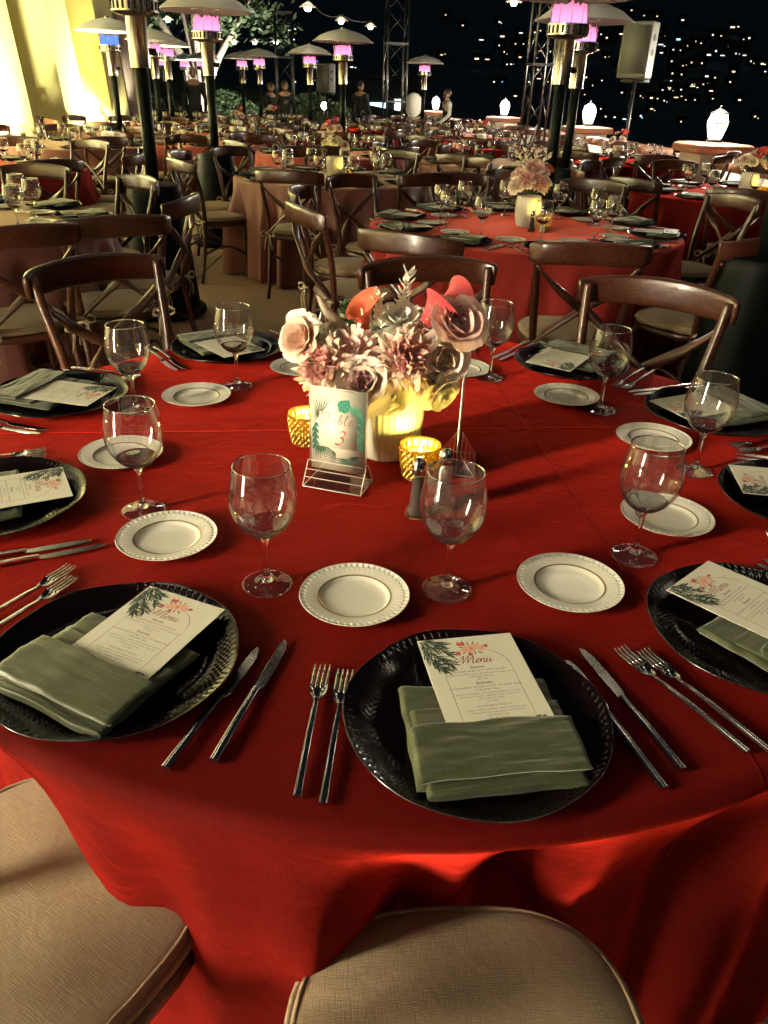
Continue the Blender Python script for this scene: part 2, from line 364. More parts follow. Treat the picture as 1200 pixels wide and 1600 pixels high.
_r = random.Random(12)
for _k in range(70):
    cxp, cyp = _r.choice([(900, 100), (1060, 60), (1130, 95), (1000, 140), (950, 45), (1110, 140), (850, 90), (760, 60), (1050, 110)])
    HL[_r.choice(['window_warm', 'window_warm', 'window_white'])].append((min(1196, cxp+_r.gauss(0, 45)), max(14, cyp+_r.gauss(0, 16))))
hb = MB().box((0, 0, 0), (3, 2.4, 2.2)).mesh('walls', False); hb.materials.append(MATS['house_dark'])
rfm = MB(); rfm.add([(-1.8, -1.5, 1.1), (1.8, -1.5, 1.1), (1.8, 1.5, 1.1), (-1.8, 1.5, 1.1), (-1.8, 0, 1.8), (1.8, 0, 1.8)], [(0, 1, 5, 4), (2, 3, 4, 5), (0, 4, 3), (1, 2, 5), (3, 2, 1, 0)]); rfm = rfm.mesh('roof', False); rfm.materials.append(MATS['house_dark'])
def ray(px, py):        # direction in the place seen at a point of the view
    return (fw + r2*((px-600)/1195.63) - u2*((py-800)/1195.63)).normalized()
cache = {}
for mk, pts in HL.items():
    for (px, py) in pts:
        d = ray(px, py); t = 60
        while t < 940 and 1.42+d.z*t > hillz(d.x*t, d.y*t)+2: t += 3
        t = min(t, 900); p = Vector((d.x*t, d.y*t, 1.42+d.z*t))
        cname = {'window_warm': 'warm yellow', 'window_white': 'white', 'window_blue': 'blue', 'window_cyan': 'pale cyan'}[mk]
        h = thing('hillside_house', f'distant dark house with a {cname} lit window on the night hillside', 'house', p, math.atan2(-p.x, p.y), f'houses with {cname} lights on the far hillside')
        obj('walls', hb, None, h); obj('roof', rfm, None, h)
        k = t/300; h.scale = (k, k, k); ww = random.choice((.3, .35, .4, .5, .9, 1.3))*random.uniform(.8, 1.1); hh = random.uniform(.18, .38)
        wm = MB().box((random.uniform(-.3, .3), -1.25, 0), (ww, .3, hh)).mesh('window', False); wm.materials.append(MATS[mk]); obj('window', wm, None, h)
        if random.random() < .35:
            wm = MB().box((ww*.5+random.uniform(.5, .9), -1.26, random.uniform(-.6, .5)), (ww*.4, .3, hh*.7)).mesh('window', False); wm.materials.append(MATS[mk]); obj('window', wm, None, h)
# low bluish lit pavilion beyond the terrace
pv = thing('pavilion', 'dim pavilion with bluish white lit glass front beyond the terrace trusses', 'pavilion', (-1.2, 46, -1.2))
obj('wall', MB().box((0, 2, 1.6), (5.5, 4, 3.2)), 'house_dark', pv); obj('roof', MB().box((0, 1.8, 3.35), (6.3, 5, .22)), 'house_dark', pv)
for i, (x, ww, hh, mk) in enumerate([(-1.9, .5, .9, 'window_cyan'), (.15, .9, 1.3, 'window_cyan'), (1.2, .4, 1.7, 'window_white'), (-.9, .35, .5, 'window_white')]):
    obj('window', MB().box((x, -.03, 1.5), (ww, .1, hh)), mk, pv)

# ------------------------------------------------------------------ floodlit facade along the terrace
fac = thing('building_facade', 'floodlit plaster facade with yellow buttress piers and glowing white niches', 'building', (-5.6, 0, 0))
XB = -.75
obj('wall', MB().box((XB-.2, 5.5, 3.2), (.4, 26.4, 6.4)), 'plaster', fac)
PERIOD = 2.35; piers = []
for k in range(-9, 2):
    y0 = 14.5+PERIOD*k
    piers.append((y0, y0+(1.0 if k < 1 else 1.1)))
for y0, y1 in piers:
    p = MB(); d0, d1 = .05, -.38     # buttress leaning back towards its top
    v = [(XB+.004, y0, 0), (d0, y0, 0), (d0, y1, 0), (XB+.004, y1, 0), (XB+.004, y0+.06, 6.3), (d1, y0+.06, 6.3), (d1, y1-.06, 6.3), (XB+.004, y1-.06, 6.3)]
    p.add(v, [(3, 2, 1, 0), (4, 5, 6, 7), (0, 1, 5, 4), (1, 2, 6, 5), (2, 3, 7, 6), (3, 0, 4, 7)])
    obj('pier', p.mesh('pier', False), 'plaster_yellow', fac)
    obj('string_course', MB().box((d0-.2, (y0+y1)/2, 3.55), (.56, y1-y0+.06, .05)), 'plaster_yellow', fac)
obj('corner_pier', MB().box((-.15, 18.55, 3.2), (.75, .55, 6.4)), 'plaster_mauve', fac)
obj('parapet', MB().box((XB+.1, 5.5, 6.5), (1.1, 26.6, .2)), 'plaster', fac)
wing = thing('building_wing', 'plaster wing of the building with a tall lit glazed door', 'building', (-3.6, 0, 0))  # wing and lit door are assumed, unseen, added as the key light
for (ya, yb) in ((-7.0, -1.35), (-.75, 1.15)): obj('wall', MB().box((-.2, (ya+yb)/2, 3.2), (.4, yb-ya, 6.4)), 'plaster', wing)
obj('lintel', MB().box((-.2, -1.05, 4.7), (.4, .6, 3.4)), 'plaster', wing)
wn = obj('glazed_door', MB().box((-.2, -1.05, 1.5), (.03, .52, 2.9)), 'door_glow', wing)  # added glowing panel, brought low to light the near cloth's skirt
fr = MB()
for yy in (-1.32, -.78): fr.box((-.17, yy, 1.5), (.05, .05, 2.9))
for zz in (.07, 2.2, 2.93): fr.box((-.168, -1.05, zz), (.05, .49, .05))
obj('window_frame', fr, 'black_metal', wn)
ORDW = 'first second third fourth fifth sixth seventh eighth ninth tenth eleventh twelfth thirteenth fourteenth fifteenth sixteenth'.split()
def flood(x, y, z, rx, ry, rz, power, c, label, size=.25, spread=140, name='flood_lamp'):
    t = thing(name, label, 'flood light', (x, y, z), 0, 'flood lamps at the foot of the facade' if 'facade' in label else None)
    h = MB().box((0, 0, -.06), (.24, .24, .1)); obj('housing', h, 'black_metal', t)
    obj('lens', MB().box((0, 0, 0), (.2, .2, .01)), 'flood_glow', t)
    li = bpy.data.lights.new('lamp_beam', 'AREA'); li.shape = 'DISK'; li.size = size; li.energy = power; li.color = c; li.spread = R(spread)
    lo = bpy.data.objects.new('lamp_beam', li); col.objects.link(lo); lo.parent = t; lo.location = (0, 0, .03); lo.rotation_euler = (R(rx), R(ry), R(rz))
for i in range(len(piers)-1):
    yc = (piers[i][1]+piers[i+1][0])/2
    flood(-5.15, yc, .12, 180, -28, 0, 540 if yc > 5 else 130, (1, .97, .60) if i % 2 else (1, .98, .74), f'flood lamp at the foot of the facade, {ORDW[i]} from the glazed door end')  # lamp fixtures assumed from the uplit niches
gw = thing('garden_wall', 'pale low building end behind the facade corner in the dark', 'wall', (-8.65, 22.5, 0))
obj('wall', MB().box((0, 0, 1.5), (3.2, .4, 3.0)), 'plaster', gw); obj('coping', MB().box((0, 0, 3.05), (3.4, .55, .12)), 'plaster_mauve', gw)

# ------------------------------------------------------------------ lantern pillars and terrace wall
PIL = [(4.15, 11.2, 1.0, 'with the tallest showing lantern, nearest along the wall'), (3.62, 16.4, 1.0, 'second along the terrace wall'), (2.70, 22.0, 1.0, 'third along the terrace wall'), (1.15, 26.6, 1.0, 'behind the waiter, farthest along the wall')]
for i, (x, y, s, ph) in enumerate(PIL):
    pl = thing('lantern_pillar', f'white plaster pillar with terracotta cap {ph}', 'pillar', (x, y, 0), R(8))
    obj('shaft', MB().slab([(-.29, -.29), (.29, -.29), (.29, .29), (-.29, .29)], 0, .86, .015), 'plaster', pl)
    cp = MB(); cp.slab([(-.38, -.38), (.38, -.38), (.38, .38), (-.38, .38)], .86, .97, .05, .02); obj('cap', cp, 'terracotta_tile', pl)
    ln = thing('lantern', f'bright white lantern glowing on the pillar {ph}', 'lantern', (x, y, .985), R(20))
    obj('base', MB().lathe([(0, 0), (.10, 0), (.10, .03), (.05, .05)], 8), 'black_metal', ln)
    obj('glass', MB().lathe([(0, .05), (.085, .05), (.125, .20), (.13, .24), (.10, .33), (0, .335)], 8), 'lantern_glow', ln)
    b_ = MB()
    for k in range(8):
        a = 2*PI*k/8; b_.tube([(.088*cos(a), .088*sin(a), .05), (.130*cos(a), .130*sin(a), .21), (.103*cos(a), .103*sin(a), .335)], .005, 5)
    b_.lathe([(.131, .215), (.136, .22), (.131, .232)], 16)
    obj('frame', b_, 'black_metal', ln)
    obj('cap', MB().lathe([(.115, .33), (.11, .345), (.05, .375), (.012, .39), (.012, .42), (0, .425)], 8), 'black_metal', ln)
    li = bpy.data.lights.new('lantern_light', 'POINT'); li.energy = 130; li.color = (1, .90, .72); li.shadow_soft_size = .14
    lo = bpy.data.objects.new('lantern_light', li); col.objects.link(lo); lo.parent = ln; lo.location = (0, 0, .62)
tile = MB().tube([(-.24, 0, 0), (.24, 0, 0)], 1, 12, True, (.16, .07, (0, 1, 0))).mesh('coping_tile'); tile.materials.append(MATS['terracotta_tile'])
seq = [(4.6, 5.5)] + [(p[0], p[1]) for p in PIL]
WN = ['beside the near red tables', 'between the first two lantern pillars', 'between the second and third lantern pillars', 'at the far end past the third lantern pillar']
for i in range(len(seq)-1):
    a, b_ = Vector((*seq[i], 0)), Vector((*seq[i+1], 0)); d = b_-a; n = int((d.length-.7)/.5)
    wt = thing('terrace_wall', f'low white terrace wall with terracotta coping {WN[i]}', 'wall', (a+b_)/2, math.atan2(d.y, d.x))
    obj('wall', MB().box((0, 0, .35), (d.length-.6, .22, .7)), 'plaster', wt)
    for k in range(n): obj('coping_tile', tile, None, wt, ((k-(n-1)/2)*.5, 0, .76), (R(random.uniform(-3, 3)), 0, R(random.uniform(-1, 1))))
gl = thing('globe_lamp', 'white frosted globe lamp on a waisted stand left of the waiter', 'lamp', (.42, 24.0, 0))
gp = MB().lathe([(0, 0), (.30, 0), (.28, .1), (.12, .5), (.13, .8), (.28, .86)], 24); obj('stand', gp, 'plaster', gl)
obj('globe', MB().lathe([(.10, .86), (.19, .95), (.23, 1.12), (.21, 1.32), (.12, 1.42), (0, 1.45)], 24), 'shirt_white', gl)
pl = thing('path_lamp', 'small glowing path lamp on a thin post by the lawn', 'lamp', (-2.1, 24.5, 0)); obj('post', MB().tube([(0, 0, 0), (0, 0, .95)], .02), 'black_metal', pl); obj('bulb', MB().lathe([(0, .93), (.07, .98), (.09, 1.05), (.05, 1.13), (0, 1.14)], 16), 'bulb', pl)

# ------------------------------------------------------------------ tree lit from below
tr = thing('broadleaf_tree', 'spreading tree with pale forked trunk and floodlit dark green crown', 'tree', (-5.75, 25.4, 0))
rnd = random.Random(3); tips = []
tk = MB(); tk.tube(smoothpts([(0, 0, -.3), (.02, 0, .6), (.05, .02, 1.3)], 5), [.34-.12*i/10 for i in range(11)], 12); obj('trunk', tk, 'bark', tr)
for (ax, ay, az, r0) in [(-1.5, .2, 2.6, .17), (-.5, -.3, 3.4, .15), (.5, .5, 3.2, .16), (1.3, 0, 2.2, .14), (.1, -.9, 3.0, .12)]:
    p = smoothpts([(.04, .01, 1.1), (ax*.35, ay*.35, 1.1+az*.4), (ax*.8, ay*.8, 1.1+az*.8), (ax*1.3, ay*1.3, 1.1+az*1.25)], 5)
    lb = MB(); lb.tube(p, [r0*(1-.75*i/(len(p)-1)) for i in range(len(p))], 9)
    for q in (7, 10, 13):
        s0 = Vector(p[q]); e0 = s0+Vector((rnd.uniform(-1, 1), rnd.uniform(-1, 1), rnd.uniform(.1, .9))); lb.tube([s0, (s0+e0)/2+Vector((0, 0, .12)), e0], [.05, .035, .015], 6); tips.append(e0)
    tips.append(Vector(p[-1])); tips.append(Vector(p[-4]))
    obj('limb', lb, 'bark', tr)
lf = MB()
for k in range(15): tips.append(Vector((rnd.uniform(-2.6, 2.9), rnd.uniform(-2, 2), rnd.uniform(2.7, 5.5))))
for c0 in tips:
    for k in range(105):
        d = Vector((rnd.gauss(0, 1), rnd.gauss(0, 1), rnd.gauss(0, .7))).normalized()*(rnd.random()**.5)*rnd.uniform(.4, .95); p = c0+d
        a = Vector((rnd.uniform(-1, 1), rnd.uniform(-1, 1), rnd.uniform(-.6, .6))).normalized(); b_ = a.cross(Vector((rnd.uniform(-1, 1), rnd.uniform(-1, 1), rnd.uniform(-1, 1)))).normalized(); s = rnd.uniform(.07, .13)
        lf.add([p-a*s, p+b_*s*.45, p+a*s, p-b_*s*.45], [(0, 1, 2, 3)])
tag(obj('crown', lf.mesh('crown', False), 'tree_leaf', tr), kind='stuff')
flood(-4.3, 23.6, .35, 180-30, -32, 0, 170, (1, .97, .85), 'glaring flood lamp on the ground lighting the tree', .3)
hd = MB(); rnd = random.Random(5)
for k in range(5200):
    u = rnd.random(); p = Vector((-9+7.5*u, 27.2+rnd.gauss(0, .35), max(.05, rnd.random()**.6*(1.15+.2*sin(u*17))))); a = Vector((rnd.uniform(-1, 1), rnd.uniform(-1, 1), rnd.uniform(-1, 1))).normalized(); b_ = a.cross(Vector((rnd.uniform(-1, 1), rnd.uniform(-1, 1), .3))).normalized(); s = rnd.uniform(.04, .08)
    hd.add([p-a*s, p+b_*s*.5, p+a*s, p-b_*s*.5], [(0, 1, 2, 3)])
tag(obj('hedge', hd.mesh('hedge', False), 'tree_leaf'), 'clipped green hedge along the back of the terrace by the tree', 'hedge')

# ------------------------------------------------------------------ trusses, speakers, festoon lights
def truss(x, y, h, wd, label):
    t = thing('truss_tower', label, 'truss tower', (x, y, 0), R(12)); q = wd/2
    C4 = [(-q, -q), (q, -q), (q, q), (-q, q)]
    for (a, b_) in C4: obj('chord', MB().tube([(a, b_, 0), (a, b_, h)], .021, 8), 'truss_metal', t)
    n = int(h/.5)
    for k in range(n):
        for e_ in range(4):
            a, b_ = C4[e_], C4[(e_+1) % 4]; z0, z1 = k*h/n, (k+1)*h/n
            if k % 2: a, b_ = b_, a
            obj('brace', MB().tube([(*a, z0+.02), (*b_, z1-.02)], .008, 6), 'truss_metal', t)
    for z in (0.02, h*.35, h*.68, h-.03): obj('collar', MB().box((0, 0, z), (wd+.04, wd+.04, .035)), 'truss_metal', t)
truss(-3.0, 23.0, 3.15, .42, 'black truss tower by the hedge, farthest of the three')
truss(-.1, 20.6, 3.55, .46, 'black truss tower beside the bluish pavilion')
truss(2.55, 16.2, 5.6, .36, 'tall black truss tower running out of view beside the waiter')
def speaker(x, y, z, rz, label, lp):
    t = thing('loudspeaker', label, 'loudspeaker', (x, y, z), rz)
    ol = [(-.19, -.17), (.19, -.17), (.19, .03), (.12, .19), (-.12, .19), (-.19, .03)]
    obj('cabinet', MB().slab(ol, -.34, .27, .02), 'speaker_grey', t); obj('grille', MB().box((0, -.172, -.03), (.33, .012, .52)), 'speaker_grey', t)
    for zz in (.10, -.06): obj('handle', MB().slab([(.05*cos(a), .035*sin(a)) for a in [2*PI*i/16 for i in range(16)]], 0, .006, .002).v and MB().add([(.1905 if q < 16 else .186, -.07+.052*cos(2*PI*(q % 16)/16), zz+.04*sin(2*PI*(q % 16)/16)) for q in range(32)], [tuple(range(16))]+[(i, 16+i, 16+(i+1) % 16, (i+1) % 16) for i in range(16)]), 'grille_black', t)
    obj('bracket', MB().box((0, 0, -.365), (.3, .2, .03)), 'grille_black', t)
    s = thing('speaker_pole', lp, 'speaker stand', (x, y, 0), rz); obj('pole', MB().tube([(0, 0, .3), (0, 0, z-.38)], .02, 10), 'black_metal', s)
    for k in range(3):
        a = 2*PI*k/3; obj('leg', MB().tube([(0, 0, .85), (.5*cos(a), .5*sin(a), .012)], .014, 8), 'black_metal', s)
speaker(3.02, 11.3, 2.02, R(-38), 'grey loudspeaker raised on a pole near the lantern pillars', 'thin pole stand holding the grey loudspeaker by the lantern pillars')
speaker(-1.75, 21.2, 1.72, R(-30), 'far dim grey loudspeaker on a pole behind a heater', 'thin pole stand holding the far dim loudspeaker')
bl = MB().lathe([(0, -.05), (.045, -.055), (.068, -.01), (.055, .03), (.02, .055), (0, .055)], 12).mesh('bulb'); bl.materials.append(MATS['bulb'])
sh = MB().lathe([(.022, .10), (.03, .085), (.16, .012), (.163, .008), (.15, .010), (.024, .078)], 20).mesh('shade'); sh.materials.append(MATS['shade_enamel'])  # added cone, sized to the lamp's starburst and translucent so it glows
so = MB().lathe([(0, .13), (.02, .13), (.024, .055), (0, .05)], 10).mesh('socket'); so.materials.append(MATS['black_metal'])
BN = {}
ORDW = 'first second third fourth fifth sixth seventh eighth ninth tenth eleventh twelfth thirteenth fourteenth fifteenth sixteenth'.split()
def bulb(p, cname):
    BN[cname] = BN.get(cname, -1)+1
    t = thing('festoon_lamp', f'glowing white festoon lamp, {ORDW[BN[cname]]} along {cname}', 'string light', p, 0, f'lamps along {cname}')
    obj('bulb', bl, None, t); obj('shade', sh, None, t); obj('socket', so, None, t)
def at(px, py, d):
    v = ray(px, py); return Vector((0, 0, 1.4225))+v*(d/v.dot(fw))
strings = [('the cord over the tree', [(-6.0, 6, 3.7)]+[at(*q) for q in [(224, 14, 17), (262, 31, 21), (298, 46, 23.5), (366, 66, 24.5), (398, 66, 24), (431, 66, 22.5)]]),
           ('the cord to the pavilion truss', [(-1.9, 7, 3.5)]+[at(*q) for q in [(481, 12, 14), (533, 33, 18), (579, 42, 20)]]),
           ('the cord to the tall truss', [(1.2, 5.5, 3.6), at(803, 4, 15)])]
for cname, pts in strings:
    pts = [Vector(p) for p in pts]; path = []
    for i in range(len(pts)-1):
        sag = .12*(pts[i+1]-pts[i]).length/4
        for k in range(6): u = k/6; path.append(pts[i].lerp(pts[i+1], u)+Vector((0, 0, .13-sag*4*u*(1-u))))
    path.append(pts[-1]+Vector((0, 0, .13)))
    tag(obj('overhead_cable', MB().tube(path, .008, 5), 'cable'), f'thin black cord, {cname}, strung over the terrace', 'cable')
    for p in pts[1:]: bulb(p, cname)
# assumed strings over the dining terrace, above the view, added for light from overhead
for sx in (-4.4, -1.6, 1.4, 3.9):
    cname = {-4.4: 'the overhead cord nearest the facade', -1.6: 'the overhead cord over the aisle', 1.4: 'the overhead cord over the red tables', 3.9: 'the overhead cord by the terrace wall'}[sx]
    path = []
    for k in range(15):
        y = -2+k*1.15; z = 3.75-.25*sin(PI*((k % 5)/5)); path.append((sx, y, z+.13))
        bulb((sx, y, z), cname)
    tag(obj('overhead_cable', MB().tube(path, .008, 5), 'cable'), f'thin black cord, {cname}', 'cable')

# ------------------------------------------------------------------ patio heaters
def heater(name_label, x, y, rz=0, lit=True, blue=False, s=1, first=[None]):
    if first[0] is None:
        t = thing('patio_heater', name_label, 'patio heater')
        bs = MB().lathe([(0, .0), (.27, .0), (.285, .02), (.28, .05), (.20, .07), (0, .07)], 28); obj('base', bs, 'heater_green', t)
        for k in range(3):
            a = 2*PI*k/3+.5; obj('wheel', MB().tube([(.27*cos(a)-.015*sin(a), .27*sin(a)+.015*cos(a), .035), (.27*cos(a)+.015*sin(a), .27*sin(a)-.015*cos(a), .035)], .035, 14), 'black_metal', t)
        obj('tank_housing', MB().lathe([(.245, .07), (.24, .09), (.175, .80), (.175, .83), (.165, .845), (.04, .855)], 32), 'heater_green', t)
        obj('pole', MB().tube([(0, 0, .8), (0, 0, 1.56)], .041, 16), 'heater_green', t)
        obj('control_neck', MB().lathe([(.041, 1.50), (.062, 1.51), (.062, 1.78), (.07, 1.79)], 20), 'stainless', t)
        obj('knob', MB().tube([(.05, -.03, 1.6), (.085, -.055, 1.6)], .02, 10), 'black_metal', t)
        bn = MB().lathe([(.05, 1.775), (.125, 1.79), (.14, 1.80), (.14, 1.865), (.132, 1.87), (0, 1.868)], 28)
        b_ = obj('burner', bn, 'stainless', t)
        vt = MB()
        for k in range(24):
            a = 2*PI*k/24; vt.box((.141*cos(a), .141*sin(a), 1.832), (.006, .012, .045), a)
        tag(obj('vent_slot', vt, 'grille_black', b_), kind='stuff')
        sc = MB()
        for k in range(10):
            a = 2*PI*k/10; sc.tube([(.128*cos(a), .128*sin(a), 1.865), (.128*cos(a), .128*sin(a), 2.06)], .0022, 5)
        for z in (2.03,): sc.lathe([(.127, z), (.130, z+.002), (.127, z+.004)], 24)
        obj('guard', sc, 'stainless', t)
        fl = MB(); n = 40; v = []
        rr = random.Random(4); hs = [1.965+.022*noise.noise(Vector((i*.6, 2, 1)))+(.06*rr.random() if i % 7 == 3 else 0)+.012*rr.random() for i in range(n)]
        for j in range(4):
            for i in range(n):
                a = 2*PI*i/n; z = 1.868+(hs[i]-1.868)*j/3; r_ = .118-.012*j/3+.006*sin(i*2.1+j); v.append((r_*cos(a), r_*sin(a), z))
        fl.add(v, [(j*n+i, j*n+(i+1) % n, (j+1)*n+(i+1) % n, (j+1)*n+i) for j in range(3) for i in range(n)])
        obj('flame', fl, 'heater_flame', t)
        rf = MB().lathe([(0, 2.175), (.06, 2.172), (.10, 2.16), (.20, 2.14), (.32, 2.095), (.418, 2.025), (.425, 2.02), (.418, 2.018), (.315, 2.085), (.19, 2.128), (.05, 2.15), (0, 2.152)], 40); obj('reflector', rf, 'reflector_metal', t)
        obj('cap_nut', MB().lathe([(.03, 2.172), (.03, 2.19), (.012, 2.20), (0, 2.20)], 12), 'stainless', t)
        first[0] = t; h = t
    else: h = copy_tree(first[0])
    h.location = (x, y, 0); h.rotation_euler = (0, 0, rz); h['label'] = name_label; h['group'] = 'patio heaters among the tables'; h.scale = (s, s, s)
    for c in h.children:
        if c.name.startswith('flame'):
            if blue: c.data = bl_flame[0] if bl_flame else c.data.copy(); bl_flame.append(c.data); c.data.materials[0] = MATS['blue_flame']; c.scale = (1, 1, .965); c.location = (0, 0, .065)
    return h
bl_flame = []
heater('pink flamed patio heater with its wide reflector over the aisle tables', -1.78, 8.25, .3)
heater('dark green patio heater standing nearest the aisle with its reflector out of view', -1.60, 5.45, 1.1)
heater('slim stainless heater with rosy flame at the centre of the far rows', -.80, 12.45, 2)
heater('smaller stainless heater left of the central one with pink flame', -1.72, 16.9, .7)
heater('dim heater with pale flame in front of the tree hedge', -3.05, 19.2, 1.7)
heater('dim second heater close behind the pale flamed one', -3.75, 21.0, .2)
heater('lone pink flamed heater standing beside the waiter', .56, 19.8, 2.2)
heater('heater with its flame cut by the view, just behind the red flower table', 1.13, 6.15, .9)
heater('magenta flamed heater right behind the nearer heater by the red table', 1.60, 7.95, 1.3)
heater('heater with a blue flame before the floodlit facade', -3.88, 11.9, .5, blue=True)
heater('pink flamed heater at the facade corner', -3.86, 13.9, 1.5)
heater('heater close behind the one at the facade corner', -4.10, 15.6, 2.5)
heater('small far heater with blue flame past the facade corner', -6.3, 20.8, .1, blue=True)
heater('tiny far heater left of the man in black', -6.15, 23.0, .4)
heater('tiny far heater right above the man in black', -5.75, 23.6, .9)
heater('tiny far heater in front of the tree trunk', -5.0, 22.4, 1.9)
heater('near dark green heater beside the chair with carved grain top rail', 1.62, 3.50, 2.9)


# ------------------------------------------------------------------ round tables under floor-length cloths
def cloth(seed, fr, amp, Rr=.942, H=.762, pins=None):
    rnd = random.Random(seed); ph = [rnd.uniform(0, 6.28) for _ in range(8)]
    def fold(t):
        f = (sin(fr[0]*t+ph[0])+.7*sin(fr[1]*t+ph[1])+.5*sin(fr[2]*t+ph[2])+.35*sin(5*t+ph[3])-1.1*abs(sin(fr[1]*.5*t+ph[4]))+.7)/1.6
        return f
    n = 288; b = MB(); v = []
    rings = []
    for k in range(10): rings.append(('t', (Rr-.02)*(k+1)/10))
    for k in range(1, 5): rings.append(('e', k/4))
    for k in range(1, 19): rings.append(('s', k/18))
    v.append((0, 0, H))
    for kind, q in rings:
        for i in range(n):
            t = 2*PI*i/n; f = fold(t)
            if kind == 't': r, z = q, H
            elif kind == 'e': a = q*PI/2; r, z = Rr-.02+.02*sin(a), H-.02*(1-cos(a))
            else:
                s = q; g = min(1, (s/.42))**1.05
                r = Rr+.03*s+amp*g*f*(.6+.4*s)-.004; z = H-.02-(H-.03)*s
                if s < .06: r = Rr+.002*f
                if pins:      # chair seats push the skirt in
                    td = (math.degrees(t)+180) % 360-180
                    for (a0, r0), (a1, r1) in zip(pins, pins[1:]):
                        if a0 <= td <= a1:
                            q_ = (td-a0)/(a1-a0); q_ = q_*q_*(3-2*q_); rt_ = r0+(r1-r0)*q_
                            h_ = min(1, s/.36)**.85; r = r*(1-h_)+(rt_+(.15 if td < -118 else .55 if td > -100 else .15+.4*(td+118)/18)*amp*f*min(1, s/.25))*h_
            v.append((r*cos(t), r*sin(t), z))
    f = [(0, 1+i, 1+(i+1) % n) for i in range(n)]
    for j in range(len(rings)-1):
        f += [(1+j*n+i, 1+(j+1)*n+i, 1+(j+1)*n+(i+1) % n, 1+j*n+(i+1) % n) for i in range(n)]
    b.add(v, f); return b.mesh('tablecloth')
cl_main = cloth(11, (16, 26, 37), .075, pins=[(-175, .95), (-158, .93), (-142, .84), (-128, .82), (-116, .88), (-105, .945), (-97, .90), (-88, .80), (-74, .79), (-64, .85), (-52, .93), (-40, .95)]); cl_a = cloth(4, (13, 22, 32), .095); cl_b = cloth(9, (15, 24, 34), .095)
tb_top = MB().lathe([(0, .725), (.92, .725), (.93, .733), (.93, .745), (.92, .752), (0, .752)], 48).mesh('tabletop'); tb_top.materials.append(MATS['dark_wood'])
tb_col = MB().lathe([(.35, 0), (.34, .03), (.06, .08), (.05, .6), (.12, .725)], 24).mesh('pedestal'); tb_col.materials.append(MATS['black_metal'])
def table(x, y, me, m, label, cl_label, s=1, rz=0):
    t = thing('round_table', label, 'table', (x, y, 0), rz, None); obj('tabletop', tb_top, None, t); obj('pedestal', tb_col, None, t)
    me2 = me if not len(me.materials) or me.materials[0] == MATS[m] else me.copy()
    if len(me2.materials): me2.materials[0] = MATS[m]
    c = tag(obj('tablecloth', me2, m, None, (x, y, 0), (0, 0, rz)), cl_label, 'tablecloth')
    t.scale = c.scale = (s, s, 1)

# ------------------------------------------------------------------ cross back chair
def seat_outline(k=1.0, n=40):
    o = []
    for i in range(n):
        t = 2*PI*i/n; c, s_ = cos(t), sin(t); ex = .72
        wx = .222 - .028*(1-s_)/2
        o.append((k*wx*math.copysign(abs(c)**ex, c), k*.215*math.copysign(abs(s_)**ex, s_)+.0))
    return o
chair = thing('cross_back_chair', 'chair', 'chair')
obj('seat', MB().slab(seat_outline(), .425, .458, .012), 'varnished_wood', chair)
cu = MB().slab(seat_outline(.985), .458, .495, .018, .016); cus = obj('cushion', cu, 'linen', chair)
for v in cus.data.vertices:       # soft unevenness
    if v.co.z > .485: v.co.z += .006*noise.noise(Vector((v.co.x*9, v.co.y*9, 1)))
pp = [Vector((p[0], p[1], .477)) for p in seat_outline(.992, 48)]; pp.append(pp[0])
pm = MB().tube(pp, .005, 6, False); pm.tube([Vector((p.x*.962, p.y*.962, .4925)) for p in pp], .0028, 6, False); obj('piping', pm, 'linen', cus)
for sx in (-1, 1):
    p = smoothpts([(sx*.192, -.262, 0), (sx*.182, -.216, .25), (sx*.180, -.195, .45), (sx*.196, -.212, .65), (sx*.212, -.250, .80), (sx*.220, -.272, .895)], 5)
    obj('rear_post', MB().tube(p, [.0145+.003*sin(PI*i/(len(p)-1)) for i in range(len(p))], 10), 'varnished_wood', chair)
    p = smoothpts([(sx*.165, .16, .43), (sx*.170, .165, .2), (sx*.178, .178, 0)], 5)
    obj('front_leg', MB().tube(p, [.019-.005*i/(len(p)-1) for i in range(len(p))], 10), 'varnished_wood', chair)
    p = smoothpts([(sx*.172, .165, .19), (sx*.188, .03, .26), (sx*.19, -.08, .27), (sx*.182, -.216, .22)], 5)
    obj('side_stretcher', MB().tube(p, .010, 8), 'varnished_wood', chair)
    p = smoothpts([(sx*.215, -.262, .815), (sx*.11, -.283, .72), (-sx*.03, -.272+.012*sx, .62), (-sx*.14, -.228, .52), (-sx*.178, -.205, .47)], 5)
    obj('cross_brace', MB().tube(p, 1, 8, True, (.0185, .0075, (sx*.7, 0, .7))), 'varnished_wood', chair)
    tie = MB(); r_ = Vector((sx*.185, -.205, .475))
    for q in (-1, 1):
        tie.tube(smoothpts([r_, r_+Vector((q*.03, -.03, .015)), r_+Vector((q*.055, -.035, -.005)), r_+Vector((q*.03, -.03, -.02)), r_], 4), 1, 6, True, (.006, .0015, (0, 0, 1)))
        tie.tube(smoothpts([r_, r_+Vector((q*.018, -.03, -.05)), r_+Vector((q*.03, -.025, -.12))], 4), 1, 6, True, (.006, .0015, (1, 0, 0)))
    tie.tube([r_+Vector((-.02, 0, 0)), r_+Vector((0, -.022, 0)), r_+Vector((.02, 0, 0))], .008, 6)
    obj('tie', tie, 'tie_cloth', cus)
p = smoothpts([(-.247, -.262, .868), (-.20, -.305, .872), (-.10, -.335, .879), (0, -.343, .882), (.10, -.335, .879), (.20, -.305, .872), (.247, -.262, .868)], 6)
wdt = [.72+.28*sin(PI*min(1, max(0, (i/(len(p)-1)))))**.6 for i in range(len(p))]
obj('top_rail', MB().tube(p, wdt, 14, True, (.047, .0125, (0, 0, 1))), 'varnished_wood', chair)
